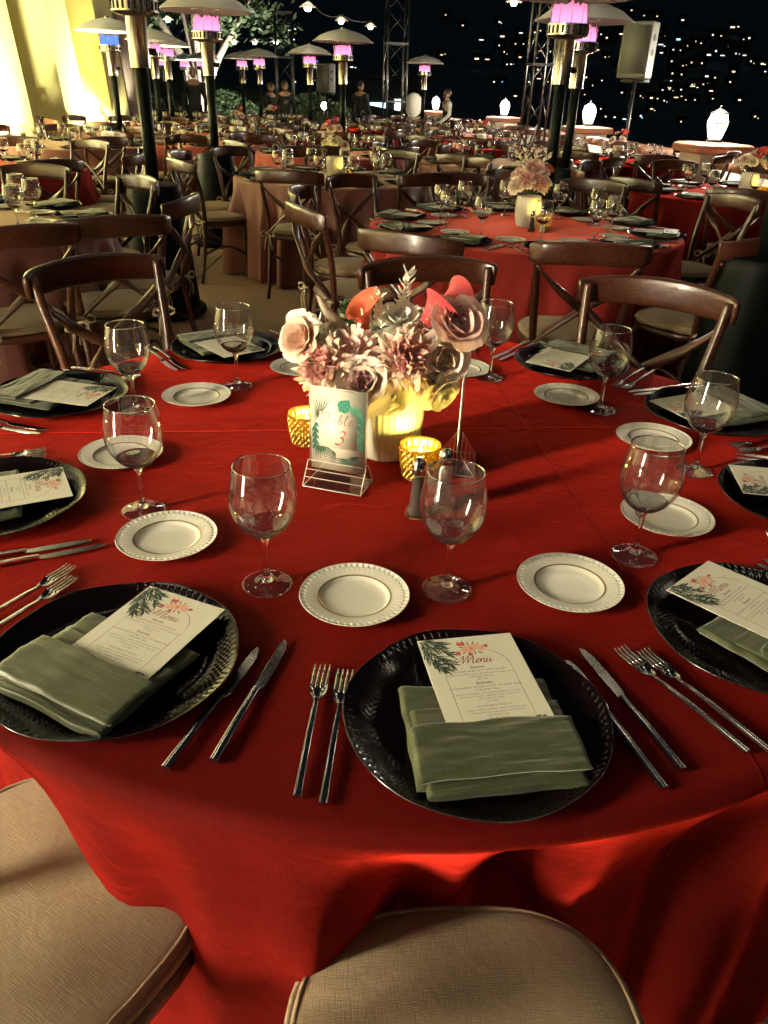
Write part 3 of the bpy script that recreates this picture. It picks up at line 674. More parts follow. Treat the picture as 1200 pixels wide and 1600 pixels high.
p = smoothpts([(-.168, .163, .20), (0, .172, .215), (.168, .163, .20)], 5); obj('front_stretcher', MB().tube(p, .009, 8), 'varnished_wood', chair)
def put_chair(x, y, a, label, group):
    """a: the way the sitter looks"""
    return place(chair, USED, (x, y, 0), a-PI/2, label, group)
def ring(tx, ty, angs, r, phrase, group, jit=3):
    for a in angs:
        q = R(a+random.uniform(-jit, jit)); rr = r+random.uniform(-.03, .05)
        put_chair(tx+rr*cos(q), ty+rr*sin(q), q+PI+R(random.uniform(-6, 6)), f"cross back chair at {hour(a)} o'clock of {phrase}", group)

# ------------------------------------------------------------------ tableware prototypes (origin on the cloth)
gls = thing('wine_glass', 'wine glass', 'wine glass')
ob = [(.0045, .086), (.011, .088), (.024, .095), (.036, .108), (.0445, .124), (.0485, .141), (.0482, .157), (.0458, .174), (.0425, .190), (.0405, .199)]
ib = [(.0394, .199), (.0414, .190), (.0447, .174), (.0471, .157), (.0474, .141), (.0434, .125), (.0345, .110), (.022, .100), (.009, .094), (0, .093)]
def dense(pr, n=4): return [tuple(q) for q in smoothpts(pr, n)]
obj('bowl', MB().lathe(dense(ob)+[(.0390, .2000)]+dense(ib), 40), 'bowl_glass', gls)
obj('base_of_bowl', MB().lathe(dense([(.0042, .081), (.0046, .0862), (.0105, .0885), (.0235, .0958), (.0330, .1050), (.0322, .1062), (.0205, .0995), (.008, .0945), (0, .0935)]), 32), 'solid_glass', gls)
obj('rim', MB().lathe([(.0392, .1990), (.0397, .2006), (.0404, .2010), (.0409, .2002), (.0407, .1988)], 48), 'solid_glass', gls)
obj('stem', MB().lathe(dense([(0, .0085), (.010, .010), (.0065, .016), (.0045, .026), (.0038, .050), (.0042, .074), (.0075, .0855), (0, .0865)]), 20), 'solid_glass', gls)
obj('foot', MB().lathe(dense([(0, .0), (.030, .0), (.0365, .0012), (.0375, .0025), (.036, .0036), (.020, .0058), (.010, .009), (0, .0095)]), 40), 'bowl_glass', gls)

def wob(t, r, z):
    if r < .11: return 1, 0
    k = (r-.11)/.05; return 1+k*(.005*sin(7*t+.4)+.004*sin(4*t+2)), .0012*k*sin(7*t+1.5)
chg = thing('charger_plate', 'charger', 'charger plate')
pr = []
for k in range(29):
    r = .118*k/28; pr.append((r, .006+0))
for k in range(1, 12): q = k/11; pr.append((.118+.045*q, .006+.016*q**1.4+0))
top = pr+[(.1645, .0225), (.1640, .0205)]
b = MB()
def bead(t, r, z):
    k, dz = wob(t, r, z); return k, dz+(.0022*sin(90*t)*cos(2*PI*r/.008429) if .02 < r < .158 else 0)
b.lathe(top, 360, bead); b.lathe([(.1640, .0205), (.120, .0025), (.06, 0), (0, 0)], 144, wob); obj('dish', b, 'charger_glass', chg)
obj('silver_rim', MB().lathe([(.1641, .0226), (.1649, .0230), (.1654, .0224), (.1649, .0216)], 144, wob), 'charger_rim', chg)

plt = thing('butter_plate', 'butter plate', 'butter plate')
def dent(t, r, z):
    k = (r-.058)/.0245
    if 0 < k < 1:
        p_ = (cos(52*t)+1)/2
        d = -.0034*p_**2*max(0, 1-abs(k-.82)/.15) + .0003*p_*max(0, 1-abs(k-.4)/.4)
        return 1, d
    return 1, 0
pr = [(.0005, .0052), (.030, .0052), (.045, .0055), (.050, .0068), (.054, .0098), (.056, .0108), (.058, .0112)]
pr += [(.058+.0245*k/14, .0112+.0045*k/14) for k in range(1, 15)]+[(.0832, .0160), (.0836, .0154), (.0830, .0147), (.066, .0098), (.048, .002), (.046, 0), (0, 0)]
obj('dish', MB().lathe(pr, 312, dent), 'ceramic', plt)
obj('gold_band', MB().lathe([(.0535, .0103), (.0548, .0111), (.0562, .0115)], 96), 'gold_band', plt)

fork = thing('dinner_fork', 'fork', 'fork')        # lies along +y, tines at +y
p = smoothpts([(0, -.105, .006), (0, -.04, .0075), (0, .015, .007), (0, .035, .006), (0, .045, .007)], 5)
obj('handle', MB().tube(p, [1-.45*(i/(len(p)-1)) for i in range(len(p))], 10, True, (.0048, .0028, (1, 0, 0))), 'steel', fork)
hd_ = MB(); hd_.grid(lambda u, v: ((u-.5)*.0225*(.25+.75*min(1, (v*1.25))**.6), .040+.027*v, .0072-.004*sin(PI*v)+.003*(2*u-1)**2), 8, 6)
hd_.grid(lambda u, v: ((.5-u)*.0225*(.25+.75*min(1, (v*1.25))**.6), .040+.027*v, .0060-.004*sin(PI*v)+.003*(2*u-1)**2), 8, 6)
obj('neck', hd_, 'steel', fork)
for k in range(4):
    x = (k-1.5)*.0061; obj('tine', MB().tube([(x, .064, .0076), (x, .078, .0066), (x*1.02, .092, .0072), (x*1.02, .105, .0098)], [1, 1, .9, .45], 8, True, (.0019, .0010, (1, 0, 0))), 'steel', fork)
knife = thing('dinner_knife', 'knife', 'knife')
p = smoothpts([(0, -.112, .006), (0, -.05, .007), (0, .012, .006)], 5); obj('handle', MB().tube(p, [1-.25*(i/(len(p)-1)) for i in range(len(p))], 10, True, (.0056, .0036, (1, 0, 0))), 'steel', knife)
ol = [(-.0045, .010), (.005, .010), (.0085, .020), (.0092, .06), (.0080, .09), (.0035, .108), (-.002, .112), (-.0045, .10), (-.005, .05)]
obj('blade', MB().slab(ol, .0035, .0052, .0006).mesh('blade', False), 'steel', knife)

def rr_outline(wd, dp, rad=.012, n=6, skew=0):
    o = []
    for cx, cyy, a0 in ((wd/2-rad, dp/2-rad, 0), (-wd/2+rad, dp/2-rad, PI/2), (-wd/2+rad, -dp/2+rad, PI), (wd/2-rad, -dp/2+rad, 1.5*PI)):
        for k in range(n+1): a = a0+PI/2*k/n; o.append((cx+rad*cos(a)+skew*(cyy), cyy+rad*sin(a)))
    return o
def cloth_slab(wd, dp, h, seed, c=(0, 0, 0), skew=0, wr=.003, nx=44, ny=34, tilt=0, bow=0):
    """a folded layer of napkin: rounded rims, ripples along the folds, ragged outline"""
    b = MB(); v = []; nz = lambda x, y, s: noise.noise(Vector((x*s+seed*7.3, y*s+seed*3.1, seed)))
    for side in (0, 1):
        for j in range(ny+1):
            for i in range(nx+1):
                u, w_ = 2*i/nx-1, 2*j/ny-1
                u = math.copysign(abs(u)**.8, u); w_ = math.copysign(abs(w_)**.8, w_)
                x = u*wd/2; y = w_*dp/2
                e = (max(0, 1-abs(u)**30)*max(0, 1-abs(w_)**30))**.5
                x += .004*nz(0, y, 22)*abs(u)**2 + skew*y; y += .005*nz(x, 0, 18)*abs(w_)**2 + bow*(u*u)
                rip = wr*(nz(x, y*4, 16)+.6*nz(x*1.4, y*9, 20))
                z = h/2+(h/2*e+rip*e if side == 0 else -h/2*e)
                v.append((c[0]+x, c[1]+y, c[2]+z+tilt*y))
    m_ = (nx+1)*(ny+1); f = []
    for j in range(ny):
        for i in range(nx):
            a = j*(nx+1)+i; f.append((a, a+1, a+nx+2, a+nx+1)); a += m_; f.append((a, a+nx+1, a+nx+2, a+1))
    b.add(v, f); return b
def make_napkin(seed, ss=1):
    n_ = thing('folded_napkin', 'napkin', 'napkin')
    obj('folded_cloth', cloth_slab(.205, .178, .0125, seed, (0, 0, 0), .02, .0028), 'napkin_cloth', n_)
    obj('middle_fold', cloth_slab(.198, .120, .007, seed+1, (.004, -.022, .0105), .03, .0022), 'napkin_cloth', n_)
    obj('pocket_band', cloth_slab(.210, .088, .008, seed+2, (.002, -.043, .0200), .02, .0028, bow=-.004), 'napkin_cloth', n_)
    obj('lower_roll', cloth_slab(.195, .020, .012, seed+3, (.004, -.088, .001), 0, .002), 'napkin_cloth', n_)
    return n_
NAPK = [make_napkin(1), make_napkin(11), make_napkin(23)]
for q in NAPK: q.name = 'folded_napkin'
# a napkin laid in loose pleats, as on the tables behind
n2 = thing('folded_napkin', 'napkin', 'napkin')
def pleat(u, v):
    x = (u-.5)*.23; y = (v-.5)*.15*(1-.5*abs(u-.35)); return (x, y+.02*sin(u*5), .012+.014*sin(v*15+u*2)*(.4+u*.6)+.012*(1-abs(2*v-1)))
obj('pleated_cloth', MB().grid(pleat, 24, 30), 'napkin_cloth', n2); obj('folded_cloth', cloth_slab(.19, .15, .014, 5), 'napkin_cloth', n2)
NAPK.append(n2)

# ------------------------------------------------------------------ flat print helpers
def ribbon(b, pts, wd, z, nib=.7, n=7, shear=0, sc=1, ox=0, oy=0):
    """a pen stroke as a flat strip, thick and thin by its direction"""
    p = smoothpts(pts, n); m_ = len(p); v = []
    q = [(ox+sc*(a[0]+shear*a[1]), oy+sc*a[1]) for a in p]
    for i in range(m_):
        a, c = q[max(i-1, 0)], q[min(i+1, m_-1)]; t = math.atan2(c[1]-a[1], c[0]-a[0])
        k = wd*(.32+.68*abs(sin(t-nib)))*min(1, .35+min(i, m_-1-i)*.3)/2
        v += [(q[i][0]-k*sin(t), q[i][1]+k*cos(t), z), (q[i][0]+k*sin(t), q[i][1]-k*cos(t), z)]
    b.add(v, [(2*i, 2*i+1, 2*i+3, 2*i+2) for i in range(m_-1)])
def leafshape(b, x, y, a, ln, wd, z):
    n = 5; L_ = [(ln*i/n, wd/2*sin(PI*(i/n)**.8)) for i in range(n+1)]; ol = [(p[0], p[1]) for p in L_]+[(p[0], -p[1]) for p in L_[-2:0:-1]]
    b.add([(x+p[0]*cos(a)-p[1]*sin(a), y+p[0]*sin(a)+p[1]*cos(a), z) for p in ol], [tuple(range(len(ol)))])
def blob(b, x, y, r, z, n=14, k=5, am=.2, ph=0):
    b.add([(x+r*(1+am*sin(k*2*PI*i/n+ph))*cos(2*PI*i/n), y+r*(1+am*sin(k*2*PI*i/n+ph))*sin(2*PI*i/n), z) for i in range(n)], [tuple(range(n))])
def text(s, size, x, y, z, sp=1.0, align='CENTER', shear=0, bold=0):
    c = bpy.data.curves.new('t', 'FONT'); c.body = s; c.size = size; c.align_x = align; c.space_character = sp; c.shear = shear; c.resolution_u = 2; c.offset = bold
    o = bpy.data.objects.new('t', c); col.objects.link(o); dg = bpy.context.evaluated_depsgraph_get(); me = bpy.data.meshes.new_from_object(o.evaluated_get(dg))
    v = [(p.co.x+x, p.co.y+y, z) for p in me.vertices]; f = [tuple(p.vertices) for p in me.polygons]
    bpy.data.objects.remove(o); bpy.data.curves.remove(c); bpy.data.meshes.remove(me); return v, f
MENU = [[(-.55, 1.15), (-1.0, 1.2), (-1.15, .8), (-.8, .45), (-.3, .8), (.1, 1.5), (.33, 2.0)], [(.33, 2.0), (.28, 1.1), (.1, 0)], [(.1, 0), (.6, .95), (1.15, 2.0)], [(1.15, 2.0), (1.08, 1), (.95, .02)], [(.95, .02), (1.5, 1.0), (2.05, 2.0)], [(2.05, 2.0), (1.92, 1), (1.9, .2), (2.1, 0), (2.4, .35)],
        [(2.4, .35), (2.8, .55), (2.92, .85), (2.72, 1), (2.5, .65), (2.52, .2), (2.75, .0), (3.1, .3)], [(3.1, .3), (3.32, .95), (3.28, .5), (3.22, 0)], [(3.25, .35), (3.6, .95), (3.82, .8), (3.75, .2), (3.9, 0), (4.12, .3)], [(4.12, .3), (4.32, .95), (4.25, .3), (4.42, 0), (4.75, .4), (4.92, .95)], [(4.92, .95), (4.85, .2), (5.0, 0), (5.35, .45)]]
TABLE = [[(-.55, 1.35), (-.4, 1.9), (.1, 2.05), (.7, 1.85), (1.3, 1.8), (1.75, 2.1)], [(.85, 1.85), (.75, 1.0), (.4, .1), (-.1, -.05), (-.45, .3), (-.2, .7)], [(1.95, .85), (1.65, 1), (1.38, .5), (1.5, .05), (1.85, .4), (2.02, .95)], [(2.02, .95), (1.96, .25), (2.1, 0), (2.4, .3)], [(2.75, .4), (3.1, 1.3), (3.12, 1.9), (2.95, 1.6), (2.9, .3), (3.1, 0), (3.38, .3), (3.3, .8), (3.02, .75)], [(3.8, .4), (4.2, 1.4), (4.2, 1.95), (4.02, 1.5), (3.98, .25), (4.15, 0), (4.45, .3)], [(4.75, .4), (5.12, .6), (5.2, .9), (5.0, 1), (4.8, .6), (4.85, .15), (5.1, 0), (5.45, .35)]]
THREE = [[(-.3, 1.75), (0, 2.05), (.45, 1.95), (.5, 1.5), (.2, 1.15), (-.05, 1.1)], [(-.05, 1.1), (.35, 1.0), (.5, .55), (.25, .1), (-.25, -.05), (-.6, .15)]]
# menu card: .128 x .18, printed side up, reading from -y
CW, CH = .128, .182
card = thing('menu_card', 'menu card', 'menu card')
obj('card', MB().box((0, 0, .0004), (CW, CH, .0008)), 'card_paper', card)
Z = .00095
lg = MB(); rnd = random.Random(8)
for st in ([(-.063, .089), (-.050, .075), (-.036, .066), (-.027, .058)], [(-.063, .080), (-.052, .062), (-.040, .050), (-.031, .040)], [(-.063, .068), (-.056, .050), (-.047, .036), (-.041, .029)], [(-.058, .090), (-.044, .082), (-.034, .078)]):
    pts = smoothpts(st, 5); ribbon(lg, st, .0009, Z)
    for k in range(1, len(pts), 1):
        d0 = math.atan2(pts[k][1]-pts[k-1][1], pts[k][0]-pts[k-1][0])
        for s_ in (-1, 1):
            a = d0+s_*rnd.uniform(.25, .75); ln = rnd.uniform(.010, .017)
            if pts[k][0]+ln*cos(a) < -CW/2 or pts[k][1]+ln*sin(a) > CH/2: continue
            leafshape(lg, pts[k][0], pts[k][1], a, ln, rnd.uniform(.0015, .0027), Z+.00002*(k % 3))
ribbon(lg, [(-.060, .086), (-.052, .065), (-.040, .045), (-.034, .033)], .001, Z)
for k in range(6): blob(lg, -.052+rnd.uniform(0, .02), .040+rnd.uniform(-.006, .008), .0024, Z+.00006, 8, 2, .1)
for k in range(8): leafshape(lg, .036+rnd.uniform(0, .020), -.073+rnd.uniform(-.006, .008), R(rnd.uniform(-40, 60)), rnd.uniform(.006, .010), .003, Z)
tag(obj('olive_leaf_print', lg, 'print_green', card), kind='stuff')
fl = MB()
for x, y, r_ in ((.002, .066, .0078), (.010, .070, .006), (-.007, .064, .005), (.016, .064, .0045)): blob(fl, x, y, r_, Z+.00004, 16, 5, .18, x*300)
obj('blush_flower_print', fl, 'print_blush', card)
fl = MB(); 
for x, y, a, l_ in ((-.010, .072, 1.9, .010), (-.008, .072, 1.3, .011), (.0, .058, 4.3, .008), (-.013, .060, 3.6, .009), (.020, .068, .3, .007)): leafshape(fl, x, y, a, l_, .0065, Z+.00006)
blob(fl, .003, .066, .0018, Z+.00008, 8)
obj('coral_flower_print', fl, 'print_coral', card)
fl = MB()
for k in range(12): a = k*.52+.2; leafshape(fl, .003+.010*cos(a), .066+.007*sin(a), a, rnd.uniform(.006, .010), .0022, Z)
obj('sage_sprig_print', fl, 'print_sage', card)
ar = MB(); ax = .044
ribbon(ar, [(-ax, .028), (-ax, -.03), (-ax, -.088)], .0009, Z, n=2); ribbon(ar, [(ax, -.088), (ax, -.02), (ax, .028)], .0009, Z, n=2)
ribbon(ar, [(ax*cos(a), .028+.038*sin(a)) for a in [PI*k/12 for k in range(1, 5)]]+[], .0009, Z, n=2)
ribbon(ar, [(ax*cos(a), .028+.038*sin(a)) for a in [PI*k/12 for k in range(7, 13)]], .0009, Z, n=2); ribbon(ar, [(ax*cos(a), .028+.038*sin(a)) for a in [PI*k/12 for k in range(0, 3)]], .0009, Z, n=2)
obj('arch_line_print', ar, 'ink_brown', card)
tx = MB()
for st in MENU: ribbon(tx, st, .0018, Z, shear=.25, sc=.0078, ox=-.018, oy=.037)
obj('menu_script_print', tx, 'ink_rose', card)
hb_ = MB(); bd = MB()
y = .0275
LINES = [('h', 'Starter'), ('c', 'TENDER BIBB LETTUCE SALAD'), ('s', 'marinated heirloom peas, shaved blood orange, citrus'), ('s', 'champagne dressing'), ('s', '(GF, DF)'), ('g', ''), ('h', 'Entrees'), ('c', 'CORIANDER SPICED FILET OF BEEF AND'), ('c', 'LOBSTER TAIL'), ('s', 'served with green chili mashed potatoes, roasted'), ('s', 'corn, pico de gallo, chipotle butter sauce and'), ('s', 'lobster beurre blanc'), ('s', '(GF, DF)'), ('g', ''), ('c', 'VEGETABLE PAELLA'), ('s', 'tomato, saffron, yellow squash, sweet spring'), ('s', 'onions, wild rice, asparagus, grilled beans'), ('s', 'and smoked tofu'), ('s', '(GF, DF, VG, V)'), ('g', ''), ('h', 'Dessert')]
for k, s in LINES:
    if k == 'g': y -= .003; continue
    if k == 'h': y -= .0005; hb_.add(*text(s, .0064, 0, y, Z, 1.05, bold=.0001)); y -= .0062
    elif k == 'c': bd.add(*text(s, .0042, 0, y, Z, 1.22)); y -= .0054
    else: bd.add(*text(s, .0036, 0, y, Z, 1.1)); y -= .0049
tag(obj('heading_print', hb_, 'ink_brown', card), kind='stuff'); tag(obj('body_text_print', bd, 'ink_brown', card), kind='stuff')

# ------------------------------------------------------------------ laying the tables
CT = .7625
def endpiece(proto, a, b_, label, group):
    a, b_ = Vector(a), Vector(b_); d = a-b_; mid = (a+b_)/2
    return place(proto, USED, (mid.x, mid.y, CT), math.atan2(d.y, d.x)-PI/2, label, group)
def setting(cx, cyy, rot, phrase, grp, glass=None, plate=None, cut=True, crd=True, nap=0, forks=None, knives=None, jit=0, look=''):
    th = R(rot); lx = Vector((cos(th), sin(th))); ly = Vector((-sin(th), cos(th))); c = Vector((cx, cyy))
    def L(x, y): return c+lx*x+ly*y
    J = lambda k: random.uniform(-k, k)*jit
    place(chg, USED, (cx, cyy-.006, CT), th+R(J(40)), f'dark ribbed glass charger at {phrase}', f'chargers on {grp}', .955)
    q = L(.005+J(.01), -.035+J(.01)); o = place(NAPK[nap], USED, (q.x, q.y, CT+.0115), th+R(2+J(12)), f'folded sage napkin at {phrase}', f'napkins on {grp}', .91)
    if crd:
        q = L(.016+J(.008), .034+J(.008)); o = place(card, USED, (q.x, q.y, CT+.0289), th+R(5+J(8)), f'printed cream menu card at {phrase}', f'menu cards on {grp}'); o.rotation_euler.x = R(-.7)
    if glass: place(gls, USED, (*glass, CT), random.uniform(0, 6), f'empty wine glass at {phrase}', f'wine glasses on {grp}')
    if plate: place(plt, USED, (*plate, CT), random.uniform(0, 6), f'white butter plate at {phrase}', f'butter plates on {grp}', .97)
    if cut:
        for k in range(2):
            nm = ('outer', 'inner')[k]
            if forks: endpiece(fork, *forks[k], f'{nm} steel fork at {phrase}', f'forks on {grp}')
            else:
                q = L((-.197, -.168)[k]+J(.006), -.012+J(.015)); place(fork, USED, (q.x, q.y, CT), th+R(J(4)), f'{nm} steel fork at {phrase}', f'forks on {grp}')
            if knives: endpiece(knife, *knives[k], f'{nm} steel knife at {phrase}', f'knives on {grp}')
            else:
                q = L((.193, .170)[k]+J(.005), -.012+J(.015)); place(knife, USED, (q.x, q.y, CT), th+R(J(4)), f'{nm} steel knife at {phrase}', f'knives on {grp}')
NEAR = 'the near red table'
table(.027, 1.461, cl_main, 'cloth_red', 'near round table hidden under the red cloth, set for ten', 'red floor length cloth on the near table with the flower vase and number sign')
MAIN = [((.118, .690), 6.4, (.099, .965), (-.039, .928), [((-.072, .774), (-.081, .56)), ((-.042, .766), (-.053, .552))], [((.273, .833), (.345, .615)), ((.250, .805), (.315, .59))], 0),
        ((-.339, .776), -28, (-.173, .962), (-.354, 1.076), [((-.476, .985), (-.57, .795)), ((-.462, .955), (-.55, .76))], [((-.128, .824), (-.178, .609)), ((-.161, .809), (-.229, .593))], 1),
        ((-.690, 1.185), -66, (-.423, 1.177), (-.530, 1.392), None, [((-.449, 1.054), (-.648, .955)), ((-.480, 1.065), (-.672, .978))], 2),
        ((-.773, 1.701), 253.3, (-.580, 1.649), (-.458, 1.733), None, None, 0),
        ((-.459, 2.123), 216.3, (-.380, 1.838), (-.236, 1.975), None, None, 1),
        ((.045, 2.262), 179, (-.088, 1.928), (.195, 2.012), None, None, 2),
        ((.507, 2.092), 142.7, (.269, 1.967), (.445, 1.824), None, None, 0),
        ((.776, 1.738), 110.3, (.514, 1.755), (.588, 1.568), None, None, 1),
        ((.795, 1.300), 76, (.631, 1.424), (.507, 1.209), None, None, 2),
        ((.538, .884), 38.2, (.415, 1.081), (.288, .980), [((.325, .833), (.43, .646)), ((.355, .83), (.461, .641))], None, 0)]
LOOK = {6: ' in dark satin folds'}
for c, rot, g_, p_, fk, kn, npk in MAIN:
    a = math.degrees(math.atan2(c[1]-1.461, c[0]-.027))
    setting(*c, rot, f"{hour(a)} o'clock on {NEAR}", NEAR, g_, p_, True, True, npk, fk, kn)
for (x, y, a) in ((.12, .425, 94), (-.445, .60, 61), (-.745, 2.36, -40), (.205, 2.46, -73), (.695, 2.235, -121)):
    q = math.degrees(math.atan2(y-1.461, x-.027)); ds = {'six': 'tan cushioned chair pushed in at six', 'seven': 'tan cushioned chair pushed in at seven'}.get(hour(q), f'cross back chair facing us at {hour(q)}')
    put_chair(x, y, R(a), f"{ds} o'clock of {NEAR}", f'chairs at {NEAR}')

TABS = [  # x, y, scale, cloth, colour, phrase, chair angles, seats offset, detail
    (.75, 4.70, .95, cl_a, 'cloth_rose', 'the red table behind the flowers', None, 3),
    (-.55, 7.20, .90, cl_b, 'cloth_copper', 'the copper table across the aisle', None, 3),
    (-2.40, 4.20, .95, cl_a, 'cloth_copper', 'the copper table by the nearest heater', None, 3),
    (-3.55, 7.05, .95, cl_b, 'cloth_rose', 'the dark red table toward the facade', [-70, -40, -5, 30, 65, 100, 140], 3),
    (2.95, 7.00, .98, cl_a, 'cloth_red', 'the red table by the first pillar', [-150, -115, -80, 175, 140, 100, 60], 3),
    (-.80, 10.15, .95, cl_b, 'cloth_terracotta', 'the peach table in the middle rows', range(-90, 270, 40), 2),
    (-2.65, 11.3, .95, cl_a, 'cloth_terracotta', 'the peach table behind the aisle heater', range(-80, 280, 40), 2),
    (1.25, 12.8, .98, cl_b, 'cloth_red', 'the red table beside the central heater', range(-95, 265, 40), 2),
    (-3.95, 10.1, .95, cl_a, 'cloth_copper', 'the copper table under the facade', range(-90, 270, 40), 2),
    (1.15, 9.45, .95, cl_a, 'cloth_copper', 'the dark table behind the twin heaters', range(-75, 285, 40), 2),
    (2.75, 10.6, .95, cl_b, 'cloth_red', 'the red table near the loudspeaker', range(-85, 275, 40), 2),
    (-.85, 13.6, .95, cl_a, 'cloth_red', 'the red table behind the central heater', range(-90, 270, 40), 1),
    (-2.75, 14.6, .95, cl_b, 'cloth_terracotta', 'the peach table in the fourth row', range(-85, 275, 40), 1),
    (-.75, 17.0, .95, cl_a, 'cloth_red', 'the far red table by the pavilion truss', range(-90, 270, 40), 1),
    (1.35, 16.4, .95, cl_b, 'cloth_terracotta', 'the far table by the tall truss', range(-80, 280, 40), 1),
    (-4.45, 17.2, .95, cl_a, 'cloth_terracotta', 'the peach table before the balding man', range(-90, 270, 40), 1),
    (-2.75, 18.3, .95, cl_b, 'cloth_terracotta', 'the peach table before the two guests', range(-90, 270, 40), 1),
    (.55, 20.9, .95, cl_a, 'cloth_terracotta', 'the farthest table beside the waiter', range(-90, 270, 40), 1),
    (-4.4, 13.9, .90, cl_b, 'cloth_copper', 'the table at the facade corner', range(-90, 270, 40), 1)]
for ti, (x, y, s, me, m_, ph, angs, det) in enumerate(TABS):
    cname = {'cloth_red': 'red', 'cloth_rose': 'rose red', 'cloth_copper': 'copper toned', 'cloth_terracotta': 'peach'}[m_]
    table(x, y, me, m_, f'round dining table under its cloth, {ph}', f'{cname} floor length cloth draped over {ph}', s, random.uniform(0, 6))
    if angs is not None: ring(x, y, angs, 1.08*s/.95, ph, f'chairs at {ph}')
    n = 10; a0 = {0: -87, 1: -100, 2: -85}.get(ti, random.uniform(0, 36))
    for k in range(n):
        a = R(a0+36*k); aa = a0+36*k; rr = .735*s/.95; d = Vector((cos(a), sin(a))); lf_ = Vector((-sin(a), cos(a)))
        c = Vector((x, y))+d*rr; g_ = Vector((x, y))+d*(.49*s/.95)+lf_*(.0+random.uniform(-.03, .03)); p_ = Vector((x, y))+d*(.51*s/.95)-lf_*.17
        if x+2.2*d.x < -5.2 and ti == 2 : pass
        setting(c.x, c.y, aa+90+random.uniform(-5, 5), f"{hour(aa)} o'clock on {ph}", ph, tuple(g_), tuple(p_) if det >= 3 else None, ti == 0, det >= 3, random.choice((0, 1, 2, 3, 3)) if det >= 2 else 3, jit=1)
P1 = TABS[0][5]
for (x, y, a) in ((.19, 3.60, 62), (.81, 3.54, 90), (-.20, 4.22, 26), (-.27, 4.86, -6), (1.46, 3.82, 124), (1.92, 4.42, 166), (1.88, 5.15, 200), (1.30, 5.73, 242), (.52, 5.85, 280), (-.10, 5.52, 318)):
    q = math.degrees(math.atan2(y-4.7, x-.75)); put_chair(x, y, R(a), f"cross back chair at {hour(q)} o'clock of {P1}", f'chairs at {P1}')
P2 = TABS[1][5]
for (x, y, a) in ((-.73, 6.20, 84), (.08, 6.33, 122), (-1.47, 6.72, 38), (-1.62, 7.35, -6), (.52, 6.95, 165), (.50, 7.65, 205), (-.1, 8.18, 245), (-.85, 8.22, 290), (-1.38, 7.92, 320)):
    q = math.degrees(math.atan2(y-7.2, x+.55)); put_chair(x, y, R(a), f"cross back chair at {hour(q)} o'clock of {P2}", f'chairs at {P2}')
P3 = TABS[2][5]
for (x, y, a, ex) in ((-1.68, 3.40, 130, 'back toward us'), (-1.37, 3.76, 122, 'with visible cushion'), (-1.40, 4.30, 176, 'turned side on'), (-1.80, 4.92, 225, 'facing us'), (-2.45, 5.35, 270, 'facing us'), (-3.1, 5.2, 300, 'out back')):
    q = math.degrees(math.atan2(y-4.2, x+2.4)); put_chair(x, y, R(a), f"wooden chair {ex} at {hour(q)} o'clock of {P3}", f'chairs at {P3}')

# ------------------------------------------------------------------ centrepiece of the near table
VX, VY = 0.0, 1.468
def flute(t, r, z):
    return (1+.022*abs(sin(20*t))*(1 if r > .03 else 0), 0)
vase = thing('flower_vase', 'vase', 'vase')
obj('vessel', MB().lathe([(0, .002), (.045, .0), (.058, .004), (.062, .012), (.070, .05), (.0735, .09), (.0725, .13), (.067, .158), (.0655, .166), (.063, .168), (.061, .162), (.066, .13), (.066, .05), (.05, .015), (0, .014)], 160, flute), 'vase_ceramic', vase)
obj('water', MB().lathe([(0, .12), (.064, .12)], 32), 'heater_green', vase)
place(vase, USED, (VX, VY, CT), 0, 'white fluted ceramic vase holding the mixed bouquet on the near table')

def petal_grid(b, az, r0, ln, wd, th0, th1, curl=0, cup=.9, ruff=0, seed=0, z0=0, nu=6, nv=8, tip=.75, notch=0):
    """one petal: rises from radius r0 at angle az, leaning th0 -> th1 from the axis"""
    def fn(u, v):
        r = r0; z = z0; n = 8
        for k in range(n):
            q = v*(k+.5)/n; th = th0+(th1-th0)*q+curl*max(0, q-.7)*3.3; r += sin(th)*ln*v/n; z += cos(th)*ln*v/n
        h = wd/2*(sin(PI*min(1, .12+.88*v*tip/ .75*.75))**.75)*(1 if v < .999 else 1)
        h = wd/2*(max(0, (1-(abs(v-.62)/.63)**2.4))**.6)
        x = (u*2-1); Rc = max(.006, (r0+wd*.38)*cup+.004)
        ang = x*h/Rc; lat = Rc*sin(ang); inn = Rc*(1-cos(ang))
        rr = r-inn*(1-.3*v)
        if ruff and v > .9: z += .05*ln*abs(sin(x*14+seed))
        if ruff: zz = ruff*v*v*sin(x*9+seed*5)*ln; rr += zz*.7; z += ruff*v*v*cos(x*7+seed*3)*ln*.6
        z -= notch*ln*v**3*(1-abs(x))
        z += .065*ln*noise.noise(Vector((x*2+seed, v*2, seed*1.7))); rr += .065*ln*noise.noise(Vector((x*2+seed*3, v*2, 4+seed)))*v
        return (rr*cos(az)-lat*sin(az), rr*sin(az)+lat*cos(az), z)
    b.grid(fn, nv, nu)
def stem_to(o, p, aim=(VX, VY, CT+.10), m_='leaf_green'):
    mw = (Matrix.Translation(o.location) @ o.rotation_euler.to_matrix().to_4x4()).inverted(); e_ = mw @ Vector(aim)
    pts = smoothpts([(0, 0, -.004), (0, 0, -.025), tuple(e_*.6+Vector((0, 0, -.01))), tuple(e_)], 4)
    obj('stem', MB().tube(pts, .0025, 6), m_, o)
def aimrot(d): return Vector(d).to_track_quat('Z', 'Y').to_euler()
